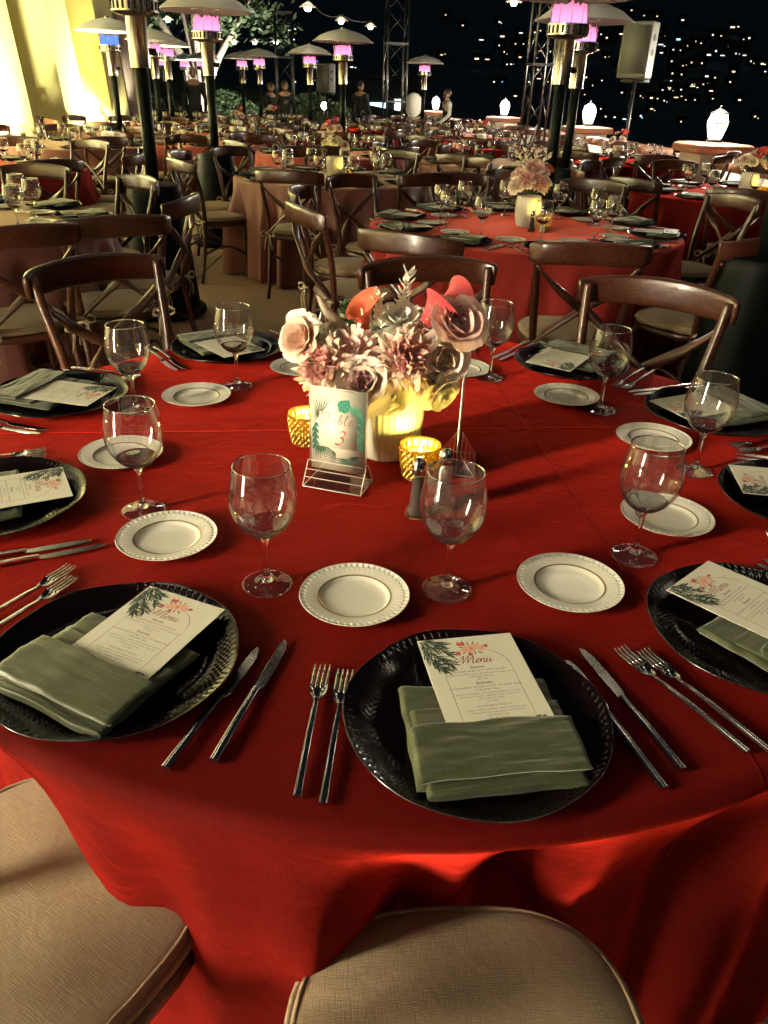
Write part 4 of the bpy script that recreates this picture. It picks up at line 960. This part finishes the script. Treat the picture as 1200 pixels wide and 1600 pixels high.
def rose(label, p, d, s, inner, outer, seed=1, open_=1.0, aim=(VX, VY, CT+.10), stem=True):
    t = thing('rose', label, 'flower', p); t.rotation_euler = aimrot(d); rnd = random.Random(seed); az = rnd.uniform(0, 6)
    specs = [(3, .002, .026, .030, .02, -.10, 0, inner), (4, .005, .030, .036, .10, .05, .05, inner), (5, .009, .034, .046, .25, .30, .25, outer), (5, .012, .038, .054, .45, .75, .5, outer), (5, .012, .044, .060, .75, 1.45, .7, outer)]
    k = 0
    for (n, r0, ln, wd, a0, a1, cu_, m_) in specs:
        for i in range(n):
            b = MB(); petal_grid(b, az+2*PI*i/n+rnd.uniform(-.15, .15), r0*s, ln*s*rnd.uniform(.93, 1.08), wd*s, a0*open_, a1*open_, cu_*rnd.uniform(.5, 1.3), .8, 0, seed+k*1.3, 0, 7, 8)
            o = obj('petal', b, m_, t); k += 1
        az += 2.399
    sp_ = MB()
    for i in range(5): petal_grid(sp_, i*1.257, .004*s, .022*s, .010*s, 1.2, 1.9, 0, 1, 0, i)
    obj('sepal', sp_, 'leaf_green', t)
    if stem: stem_to(t, p, aim)
    return t
def carnation(label, p, d, s, m_in, m_out, seed=1, stem=True, aim=(VX, VY, CT+.10)):
    t = thing('carnation', label, 'flower', p); t.rotation_euler = aimrot(d); rnd = random.Random(seed)
    for nm, rows, m_ in (('inner_ruffle', [(6, .002, .031, .030, .02, .10), (8, .003, .033, .036, .15, .40), (8, .004, .033, .038, .35, .65)], m_in), ('outer_ruffle', [(8, .005, .036, .046, .6, 1.0), (9, .006, .039, .052, .95, 1.5)], m_out)):
        b = MB()
        for (n, r0, ln, wd, a0, a1) in rows:
            for i in range(n): petal_grid(b, 2*PI*i/n+rnd.uniform(-.3, .3), r0*s, ln*s*rnd.uniform(.9, 1.1), wd*s, a0+rnd.uniform(-.15, .15), a1+rnd.uniform(-.15, .15), .4, 1.6, .30, rnd.uniform(0, 9), 0, 14, 10)
        tag(obj(nm, b, m_, t), kind='stuff')
    obj('calyx', MB().lathe([(0, -.03*s), (.006*s, -.028*s), (.008*s, -.005*s), (.010*s, .006*s)], 12), 'leaf_green', t)
    if stem: stem_to(t, p, aim)
    return t
def mum(label, p, d, s, m_, seed=1, stem=True, aim=(VX, VY, CT+.10), name='chrysanthemum', wide=.0085, rows=((9, .15, .25, .024), (13, .4, .6, .030), (17, .75, 1.0, .035), (19, 1.1, 1.5, .038), (18, 1.4, 1.9, .036))):
    t = thing(name, label, 'flower', p); t.rotation_euler = aimrot(d); rnd = random.Random(seed); b = MB()
    for (n, a0, a1, ln) in rows:
        for i in range(n): petal_grid(b, 2*PI*i/n+rnd.uniform(-.12, .12), .003*s, ln*s*rnd.uniform(.88, 1.1), wide*s, a0+rnd.uniform(-.1, .1), a1+rnd.uniform(-.15, .15), -.25, .5, 0, rnd.uniform(0, 9), 0, 5, 4)
    tag(obj('strap_petals', b, m_, t), kind='stuff')
    if stem: stem_to(t, p, aim)
    return t
def calla(label, p, d, s, m_, roll=0, stem=True, aim=(VX, VY, CT+.10)):
    t = thing('calla_lily', label, 'flower', p); t.rotation_euler = aimrot(d); t.rotation_euler.rotate_axis('Z', roll)
    def fn(u, v):
        a = -PI*1.10+2*PI*1.10*u; lip = .74+.22*(.5+.5*cos(a))+.05*max(0, cos(a))**4; q = v*lip
        r = (.004+.017*q+.004*sin(PI*q)+.020*q**4)*s*(1+.20*(u-.5)); z = (.078*q-.006*v**6*(1-cos(a)))*s
        return (r*cos(a)*(1+.15*v**5), r*sin(a)*(1+.10*v**5), z)
    obj('spathe', MB().grid(fn, 30, 14), m_, t)
    obj('spadix', MB().tube([(0, 0, .01*s), (0, 0, .03*s), (.002*s, 0, .052*s)], [.004*s, .0038*s, .002*s], 8), 'petal_cream', t)
    if stem: stem_to(t, p, aim)
    return t
def sprig(label, p, d, s, m_, seed=1, n=16, name='ruscus_sprig', cat='foliage', lw_=.012):
    t = thing(name, label, cat, p); t.rotation_euler = aimrot(d); rnd = random.Random(seed); b = MB()
    obj('twig', MB().tube(smoothpts([(0, 0, -.05*s), (.004*s, 0, 0), (0, .005*s, .05*s), (.01*s, 0, .085*s)], 4), .0012*s, 5), m_, t)
    for i in range(n):
        z = (.0+.09*i/n)*s; az = i*2.4; tilt = rnd.uniform(.6, 1.1)
        def fn(u, v, az=az, tilt=tilt, z=z):
            l_ = .026*s*v; wd = lw_*s*sin(PI*min(1, v*.96+.04))**.8*(u-.5); r = l_*sin(tilt); return (r*cos(az)-wd*sin(az), r*sin(az)+wd*cos(az), z+l_*cos(tilt)-.004*s*(2*u-1)**2)
        g = MB().grid(fn, 4, 5); obj('leaf', g, m_, t)
    return t
near = 'in the near bouquet'
rose('cream rose with mauve spiral heart low above the table sign', (-.046, 1.392, .932), (-.10, -.80, .55), 1.35, 'petal_mauve', 'petal_blush', 2)
carnation('peach pink carnation left of the mauve hearted rose', (-.118, 1.415, .958), (-.45, -.75, .42), 1.30, 'petal_pink', 'petal_peach', 3)
rose(f'dusty peach rose at the far left {near}', (-.160, 1.450, 1.000), (-.55, -.70, .42), 1.12, 'petal_peach', 'petal_peach', 5, .8)
mum(f'dusky pink chrysanthemum with strap petals {near}', (-.064, 1.425, .985), (-.30, -.70, .62), 1.35, 'petal_mum', 4)
carnation(f'rosy carnation with blush fringe at the centre {near}', (.030, 1.400, .980), (.12, -.82, .52), 1.32, 'petal_pink', 'petal_peach', 6)
mum(f'white dahlia like bloom at the top {near}', (.015, 1.465, 1.030), (.0, -.45, .85), 1.35, 'petal_white', 7, name='dahlia', wide=.013, rows=((7, .1, .2, .022), (10, .4, .6, .030), (12, .8, 1.0, .036), (13, 1.15, 1.5, .038)))
calla(f'coral calla lily standing upright {near}', (-.046, 1.462, 1.018), (-.22, -.30, .9), .95, 'petal_coral', R(60))
calla(f'deep rose calla lily curling over the big blush rose {near}', (.048, 1.458, 1.012), (.62, -.05, .78), 1.30, 'petal_rose', R(170))
calla(f'second deep rose calla lily behind the big blush rose', (.070, 1.505, 1.035), (.85, .15, .50), 1.25, 'petal_rose', R(150))
rose(f'largest blush rose at the upper right {near}', (.118, 1.425, 1.035), (.30, -.66, .69), 1.28, 'petal_mauve', 'petal_mum', 8, .80)
rose(f'open blush rose under the largest one {near}', (.096, 1.42, .985), (.40, -.85, .10), 1.25, 'petal_cream', 'petal_blush', 9, 1.15)
rose(f'small mauve rose low at the right {near}', (.080, 1.408, .955), (.45, -.85, .10), 1.0, 'petal_mauve', 'petal_peach', 12)
rose('pale yellow open rose drooping over the right of the vase rim', (.094, 1.405, .928), (.60, -.70, -.35), .95, 'petal_cream', 'petal_cream', 10, 1.15)
rose(f'cream rose under the mauve hearted rose touching the vase', (.0, 1.415, .915), (.1, -.9, -.1), 1.05, 'petal_cream', 'petal_cream', 13, 1.1)
carnation('small blush carnation tucked behind the centre bloom', (.055, 1.45, 1.005), (.2, -.5, .8), 1.0, 'petal_peach', 'petal_blush', 16)
sprig(f'white ruscus sprig left of the chrysanthemum', (-.112, 1.43, 1.000), (-.45, -.25, .85), .75, 'petal_white', 1, 14)
sprig(f'white ruscus sprig beside the white bloom', (.062, 1.45, 1.030), (.35, -.1, .9), .8, 'petal_white', 2, 16)
sprig(f'white ruscus sprig between carnation and rose', (.062, 1.42, .995), (.5, -.6, .6), .6, 'petal_white', 3, 12)
carnation('cream carnation filling the left between rose and chrysanthemum', (-.118, 1.445, .992), (-.5, -.5, .7), .9, 'petal_cream', 'petal_blush', 21)
mum('small white aster between the carnations', (-.012, 1.405, .965), (-.05, -.9, .4), .8, 'petal_white', 22, name='aster')
sprig('white ruscus sprig rising behind the dahlia', (.02, 1.48, 1.05), (.15, .1, 1), .9, 'petal_white', 8, 18)
sprig('white ruscus sprig arching by the coral calla', (-.02, 1.455, 1.03), (-.05, -.2, 1), .8, 'petal_white', 9, 16)
sprig(f'green leaf sprig low at the left of the bouquet', (-.075, 1.42, .945), (-.7, -.4, .3), .9, 'leaf_green', 4, 10, lw_=.016)
sprig(f'green leaf sprig behind the coral calla', (-.07, 1.48, 1.0), (-.35, .1, .9), .8, 'leaf_green', 6, 10, lw_=.018)
sprig(f'green leaf sprig over the right vase rim', (.06, 1.45, .945), (.8, -.3, .0), .9, 'leaf_green', 7, 10, lw_=.018)
bt = thing('bunny_tail_grass', 'curving fluffy tan grass plume rising at the left of the bouquet', 'grass', (-.075, 1.45, 1.0)); 
pts = smoothpts([(.0, 0, -.03), (-.012, 0, .015), (-.045, 0, .055), (-.062, 0, .085)], 6); rad = [.003, .005, .008, .0105, .0115, .012, .012, .0115, .011, .0105, .010, .009, .0085, .008, .007, .006, .005, .004, .002][:len(pts)]
b = MB(); b.tube(pts, rad, 10); rnd = random.Random(2)
for k in range(420):
    i = rnd.randrange(2, len(pts)-1); a = rnd.uniform(0, 6.28); c = Vector(pts[i]); t = (Vector(pts[i+1])-c).normalized(); n_ = t.orthogonal().normalized(); n_ = Matrix.Rotation(a, 3, t) @ n_; e_ = c+n_*rad[i]*1.45+t*.009; sd = t.cross(n_)*.0006
    b.add([c+n_*rad[i]*.8-sd, c+n_*rad[i]*.8+sd, e_], [(0, 1, 2)])
obj('plume', b, 'dried_grass', bt)

def diamond(t, r, z):
    return (1+.07*(abs(sin(9*t+z*230))*abs(sin(9*t-z*230))*2-1)*(1 if .006 < z < .066 and r > .03 else 0), 0)
vot = thing('votive_candle', 'votive', 'candle holder')
prf = [(0, .002), (.026, 0), (.031, .003)]+[(.0325+.0075*sin(PI*.5*k/40)+.0, .004+.066*k/40) for k in range(41)]+[(.0395, .072), (.0378, .070), (.036, .03), (.03, .012), (0, .011)]
obj('gold_cup', MB().lathe(prf, 180, diamond), 'gold_glass', vot)
obj('wax', MB().lathe([(0, .047), (.0355, .047), (.0355, .03)], 32), 'candle_pool', vot)
obj('flame', MB().lathe([(0, .049), (.004, .052), (.0045, .057), (.002, .066), (0, .071)], 12), 'candle_flame', vot)
vl = bpy.data.lights.new('candle_light', 'POINT'); vl.energy = .75; vl.color = (1, .80, .16); vl.shadow_soft_size = .012
vo = bpy.data.objects.new('candle_light', vl); col.objects.link(vo); vo.parent = vot; vo.location = (0, 0, .067)
place(vot, USED, (.066, 1.352, CT), 0, 'gold mercury glass votive glowing beside the pepper shaker on the near table')
place(vot, USED, (-.168, 1.497, CT), .4, 'gold mercury glass votive half hidden left of the table sign')
for ti in (0, 1, 4, 5): place(vot, USED, (TABS[ti][0]+(.10 if ti != 1 else .16), TABS[ti][1]-.10, CT), .2, f'small gold votive candle glowing on {TABS[ti][5]}', scale=1.0)

def shaker(x, y, fill, label, rz):
    t = thing('shaker', label, 'shaker', (x, y, CT), rz); n = 8
    def hx(s=1): return [(0, 0), (.0225*s, 0), (.0235*s, .004), (.0225*s, .012), (.017*s, .02), (.0135*s, .055), (.0115*s, .082), (.0115*s, .085)]
    g = MB(); g.lathe(hx(), n); obj('glass_body', g.mesh('glass_body', False), 'bowl_glass', t)
    obj('filling', MB().lathe([(0, .003), (.0175, .004), (.0165, .014), (.0145, .021), (.0118, .055), (.010, .074), (0, .076)], n), fill, t)
    obj('foot_ring', MB().lathe([(.015, .0005), (.0215, .0008), (.021, .0028), (.0165, .0032)], n), 'solid_glass', t)
    obj('cap', MB().lathe([(.0118, .083), (.0128, .084), (.0128, .092), (.0118, .093), (.0128, .0945), (.0115, .104), (.007, .111), (0, .1135)], 24), 'steel', t)
shaker(.058, 1.198, 'pepper', 'pepper shaker of faceted glass with chrome cap in front of the votive', .3)
shaker(.108, 1.242, 'salt', 'salt shaker of faceted glass seen through the six o\'clock wine glass', .1)
for ti in (0, 1): 
    for k in (0, 1): shaker(TABS[ti][0]+.02+.06*k+(.12 if ti == 1 else 0), TABS[ti][1]-.16-.01*k, ('pepper', 'salt')[k], f'{("dark pepper", "white salt")[k]} shaker with chrome cap on {TABS[ti][5]}', k)

def sign(x, y, rz, label, printed=True):
    t = thing('table_sign', label, 'table sign', (x, y, CT), rz)
    wd, h0, h1 = .112, .004, .190
    pn = obj('acrylic_panel', MB().box((0, 0, (h0+h1)/2), (wd, .006, h1-h0)), 'acrylic', t)
    ins = obj('paper_insert', MB().box((0, 0, 0), (wd-.004, .160, .0012)), 'card_paper', t, (0, 0, .108), (PI/2, 0, 0))
    e_ = MB(); q = wd/2+.002
    for (y0, z0, y1, z1) in ((-.034, .002, -.0055, .044), (.034, .002, .0055, .044)):
        e_.add([(-q, y0, z0), (q, y0, z0), (q, y1, z1), (-q, y1, z1), (-q, y0*1.06, z0+.002), (q, y0*1.06, z0+.002), (q, y1*1.3, z1+.001), (-q, y1*1.3, z1+.001)], [(3, 2, 1, 0), (4, 5, 6, 7), (0, 1, 5, 4), (1, 2, 6, 5), (2, 3, 7, 6), (3, 0, 4, 7)])
    e_.box((0, 0, .0012), (2*q, .070, .002)); obj('acrylic_foot', e_.mesh('acrylic_foot', False), 'acrylic', t)
    ed = MB()  # white strips painting the bright glints along the acrylic edges
    for s in (-1, 1):
        for yy in (-.0355, .0355): ed.tube([(s*q, yy, .003), (s*q, yy*.18, .045)], .0010, 5)
        ed.tube([(s*q, -.0355, .002), (s*q, .0355, .002)], .0010, 5); ed.tube([(s*wd/2, 0, .045), (s*wd/2, 0, h1)], .0012, 5)
    for yy in (-.0355, .0355): ed.tube([(-q, yy, .0025), (q, yy, .0025)], .0010, 5); ed.tube([(-q, yy*.2, .0455), (q, yy*.2, .0455)], .0009, 5)
    for zz in (.017, .030): ed.tube([(-q, -.028+.6*(zz-.01), zz), (q, -.028+.6*(zz-.01), zz)], .0006, 5)
    ed.tube([(-wd/2, 0, h1), (wd/2, 0, h1)], .0012, 5); obj('polished_edge', ed, 'shirt_white', t)
    if printed:
        Z = .0009; lim = wd/2-.004
        def clipleaf(b, x, y, a, ln, w_, z):
            while ln > .006 and (abs(x+ln*cos(a)) > lim or abs(y+ln*sin(a)) > .073): ln *= .9
            leafshape(b, x, y, a, ln, w_, z)
        d_ = MB(); g_ = MB(); te = MB(); mi = MB(); rnd = random.Random(6)
        for k in range(15): clipleaf(d_, -.034, .030, R(60+k*12), .040, .0017, Z+.00002*(k % 2))
        for k in range(13): clipleaf(d_, .030, -.046, R(-150+k*13), .034, .0017, Z)
        for k in range(9): clipleaf(d_, -.004, -.044, R(150+k*14), .028, .0016, Z+.00003)
        for k in range(13): clipleaf(g_, .040, .022, R(20+k*11), .032, .0017, Z); clipleaf(g_, -.036, -.032, R(200+k*12), .030, .0024, Z)
        for k in range(10): clipleaf(g_, .012, -.052, R(190+k*16), .026, .0018, Z+.00002)
        leafshape(te, .002, .040, R(50), .032, .026, Z+.00006); ribbon(te, [(-.008, .034), (-.016, .028)], .0014, Z+.00006)
        for k in range(12): clipleaf(te, .045, -.034+k*.0055, R(60+40*(k % 3)), .015, .006, Z+.00004); clipleaf(te, -.046, -.03+k*.004, R(250+30*(k % 3)), .014, .006, Z+.00004)
        for k in range(6): clipleaf(mi, .004+.0026*k, .042+.0028*k, R(48+(95 if k % 2 else -75)), .012, .0014, Z+.00009); clipleaf(mi, .030, .036, R(-30+k*28), .022, .008, Z+.00001)
        obj('dark_palm_print', d_, 'print_dark', ins); obj('sage_palm_print', g_, 'print_sage', ins); obj('teal_leaf_print', te, 'print_teal', ins); obj('mint_leaf_print', mi, 'print_mint', ins)
        pnl = MB().box((0, .002, .0011), (.074, .070, .0004)); obj('cream_panel_print', pnl, 'card_paper', ins)
        b = MB()
        for st in TABLE: ribbon(b, st, .0016, .0015, shear=.2, sc=.0104, ox=-.029, oy=.0145)
        obj('table_script_print', b, 'ink_gold', ins)
        b = MB()
        for st in THREE: ribbon(b, st, .0034, .0015, shear=.25, sc=.0130, ox=.002, oy=-.0245)
        obj('number_print', b, 'ink_red', ins)
    return t
sign(-.090, 1.310, R(-17), 'acrylic table number sign printed Table 3 with palm leaves before the vase')
sg2 = sign(.145, 1.420, R(83), 'clear acrylic card stand seen edge on at the right of the vase', False)

# bouquets on the other tables: small copies of the near blooms
blooms = [o for o in col.objects if o.parent is None and o.get('category') in ('flower',) ]
ORD = ['innermost topmost', 'tall inner', 'upper', 'high side', 'upper side', 'mid height', 'middle ring', 'half hidden', 'lower middle', 'low', 'low side', 'outer', 'outer low', 'drooping', 'outermost']
def o_(k): return ORD[k % 15]
def bouquet(tx, ty, ph, n, s, seed):
    rnd = random.Random(seed); place(vase, USED, (tx, ty, CT), 1, f'white fluted vase holding flowers on {ph}')
    for k in range(n):
        src = rnd.choice(blooms); c = src.copy(); col.objects.link(c)
        for ch in src.children:
            if not ch.name.startswith('stem'):
                cc = ch.copy(); col.objects.link(cc); cc.parent = c
        a = 2.4*k; rr = .095*math.sqrt((k+.5)/n); p = Vector((tx+rr*cos(a), ty+rr*sin(a), CT+.215+.085*(1-k/n)+rnd.uniform(-.02, .03))); c.location = p
        c.rotation_euler = aimrot((cos(a)*rr*9, sin(a)*rr*9-.3, .8)); c.scale = (s,)*3
        kind = c.name.split('.')[0].replace('_', ' '); c['label'] = f'{o_(k)} {kind} of the bouquet on {ph}'; c['group'] = f'blooms on {ph}'
for ti, n, s in ((0, 15, 1.0), (1, 6, .8), (4, 10, 1.0), (5, 7, .9), (7, 5, .9), (10, 5, .9), (12, 6, 1.0), (16, 6, 1)): bouquet(TABS[ti][0]+.02, TABS[ti][1]+.03, TABS[ti][5], n, s, 40+ti)
for k in range(4): 
    d = ((-.5, 0, .9), (.6, -.1, .8), (.2, -.2, 1), (-.2, .2, 1))[k]
    t = sprig(f'{("pale upright", "pale arching", "pale feathery", "pale short")[k]} sprig in the bouquet on {P1}', (TABS[0][0]+.05*d[0], TABS[0][1], 1.06), d, 1.3, 'petal_cream', 20+k, 14)

# ------------------------------------------------------------------ guests and staff at the back
def skinmesh(pts, edges, rad, root=0, sub=1):
    me = bpy.data.meshes.new('s'); me.from_pydata(pts, edges, []); o = bpy.data.objects.new('s', me); col.objects.link(o)
    md = o.modifiers.new('k', 'SKIN'); sv = me.skin_vertices[0].data
    for i, r_ in enumerate(rad): sv[i].radius = r_ if isinstance(r_, tuple) else (r_, r_); sv[i].use_root = (i == root)
    md.use_smooth_shade = True; sd = o.modifiers.new('d', 'SUBSURF'); sd.levels = sub; sd.render_levels = sub
    dg = bpy.context.evaluated_depsgraph_get(); r_ = bpy.data.meshes.new_from_object(o.evaluated_get(dg)); bpy.data.objects.remove(o); bpy.data.meshes.remove(me)
    r_.polygons.foreach_set('use_smooth', [True]*len(r_.polygons)); return r_
def person(x, y, z, rz, label, h=1.75, top='clothes_black', arms=((-.05, .12), (.05, .12)), vest=False, turn=0, mask=False, hair=True, badge=False):
    t = thing('person', label, 'person', (x, y, z), rz); k = h/1.75
    P_ = [(0, 0, .98), (0, .01, 1.12), (0, .015, 1.32), (0, 0, 1.45), (0, -.01, 1.53), (-.09, 0, .92), (-.10, -.02, .50), (-.10, .02, .09), (-.11, -.12, .04), (.09, 0, .92), (.10, -.02, .50), (.10, .02, .09), (.11, -.12, .04),
          (-.17, .0, 1.42), (-.235, .01, 1.16), (-.21+arms[0][0], -arms[0][1], .95), (-.20+arms[0][0]*1.2, -arms[0][1]*1.5, .86), (.17, .0, 1.42), (.235, .01, 1.16), (.21+arms[1][0], -arms[1][1], .95), (.20+arms[1][0]*1.2, -arms[1][1]*1.5, .86)]
    E_ = [(0, 1), (1, 2), (2, 3), (3, 4), (0, 5), (5, 6), (6, 7), (7, 8), (0, 9), (9, 10), (10, 11), (11, 12), (3, 13), (13, 14), (14, 15), (15, 16), (3, 17), (17, 18), (18, 19), (19, 20)]
    R_ = [(.15, .10), (.135, .095), (.165, .11), (.11, .08), .05, .085, .06, .042, .04, .085, .06, .042, .04, .06, .045, .033, .028, .06, .045, .033, .028]
    sc_ = lambda L_: [tuple(c*k for c in p) for p in L_]
    body = skinmesh(sc_(P_), E_, [tuple(v*k*.95 for v in r_) if isinstance(r_, tuple) else r_*k*.95 for r_ in R_])
    bm = bmesh.new(); bm.from_mesh(body)                  # head joined into the body mesh: skull, jaw, nose, ears
    def ell(c, r_, u=14, w_=10):
        m4 = Matrix.Rotation(turn, 4, 'Z'); cc = m4 @ Vector(c)
        mm = Matrix.Translation(Vector((0, -.01*k, 0))+cc*k) @ m4 @ Matrix.Diagonal((*[q*k for q in r_], 1)); bmesh.ops.create_uvsphere(bm, u_segments=u, v_segments=w_, radius=1, matrix=mm)
    ell((0, 0, 1.65), (.077, .095, .105)); ell((0, -.022, 1.595), (.056, .07, .062)); ell((0, -.098, 1.625), (.013, .02, .022), 8, 6); ell((-.078, .01, 1.635), (.012, .02, .03), 8, 6); ell((.078, .01, 1.635), (.012, .02, .03), 8, 6)
    bm.to_mesh(body); bm.free(); body.polygons.foreach_set('use_smooth', [True]*len(body.polygons)); obj('body', body, 'skin', t)
    P_ = [(0, 0, .90)]+P_[1:] ; idx = [0, 1, 2, 3, 13, 14, 15, 17, 18, 19]; mp = {a: i for i, a in enumerate(idx)}
    sm = skinmesh(sc_([P_[i] for i in idx]), [(mp[a], mp[b]) for a, b in E_ if a in mp and b in mp], [tuple(v*k*1.10 for v in R_[i]) if isinstance(R_[i], tuple) else R_[i]*k*1.22 for i in idx]); obj('shirt', sm, top, t)
    idx = [0, 5, 6, 7, 9, 10, 11]; mp = {a: i for i, a in enumerate(idx)}
    sm = skinmesh(sc_([P_[i] for i in idx]), [(mp[a], mp[b]) for a, b in E_ if a in mp and b in mp], [tuple(v*k*1.13 for v in R_[i]) if isinstance(R_[i], tuple) else R_[i]*k*1.25 for i in idx]); obj('trousers', sm, 'clothes_black', t)
    for s in (-1, 1): obj('shoe', MB().slab([(s*.105*k+.045*k*cos(a), -.055*k+.12*k*sin(a)) for a in [2*PI*i/14 for i in range(14)]], -.01, .07*k, .02), 'clothes_black', t)
    def capf(u, v):
        a = 2*PI*u; lo = .25 if abs(a-1.5*PI) < .9 else 1.0; th = v*(PI*.30+PI*.30*lo); q = Vector((.084*sin(th)*cos(a), .102*sin(th)*sin(a)+.006, .112*cos(th)+1.655)); q = Matrix.Rotation(turn, 3, 'Z') @ q; return (q.x*k, q.y*k-.01*k, q.z*k)
    if hair: obj('hair', MB().grid(capf, 20, 8), 'hair_dark', t)
    e_ = MB()
    for s in (-1, 1):
        q = Matrix.Rotation(turn, 3, 'Z') @ Vector((s*.03, -.088, 1.655)); e_.lathe([(0, -.008), (.009, 0), (0, .008)], 8, None, (q.x*k, q.y*k-.01*k, q.z*k))
    obj('eyes', e_, 'hair_dark', t)
    if mask:
        def mf(u, v): a = -PI/2+(u-.5)*2.4; q = Matrix.Rotation(turn, 3, 'Z') @ Vector((.075*cos(a), .105*sin(a)-.004, 1.545+.085*v)); return (q.x*k, q.y*k-.01*k, q.z*k)
        obj('face_mask', MB().grid(mf, 12, 5), 'clothes_black', t)
    if vest:
        sm = skinmesh(sc_([P_[0], P_[1], P_[2], (0, .01, 1.40)]), [(0, 1), (1, 2), (2, 3)], [(.168*k, .114*k), (.155*k, .112*k), (.19*k, .13*k), (.09*k, .10*k)]); obj('vest', sm, 'clothes_black', t)
        obj('collar', MB().lathe([(.058*k, 1.48*k), (.062*k, 1.50*k), (.06*k, 1.53*k)], 16), 'shirt_white', t)
    if badge: obj('badge', MB().lathe([(0, 0), (.055*k, 0), (.055*k, .01), (0, .01)], 16, None, (0, 0, 0)), 'speaker_grey', t, (.03*k, -.135*k, 1.27*k), (PI/2, 0, 0))
    return t
person(-4.80, 20.4, 0, R(15), 'balding man in a black jacket standing before the tree trunk', 1.80, hair=False, arms=((-.14, .02), (.14, .02)))
person(-2.62, 20.0, 0, R(8), 'man in a black shirt with a round chest emblem glancing aside', 1.60, turn=R(55), badge=True)
person(-3.02, 20.5, 0, R(60), 'guest in black half hidden behind the man with the emblem shirt', 1.56, turn=R(30))
person(-.95, 21.6, 0, R(150), 'dark clothed figure seen from behind near the pavilion truss', 1.66)
person(1.12, 20.0, 0, R(-75), 'waiter in white shirt, black vest and mask walking beside the lone heater', 1.54, 'shirt_white', ((.05, .30), (.0, .26)), True, R(-8), True)
for o in list(col.objects):      # crisp edges on hard parts
    if o.type == 'MESH' and o.name.split('.')[0] in ('housing', 'cap', 'collar', 'base', 'tank_housing', 'burner', 'cabinet', 'handle', 'seat', 'vessel_rim', 'shaft', 'card', 'control_neck'):
        if not o.data.get('ed'): auto(o); o.data['ed'] = 1
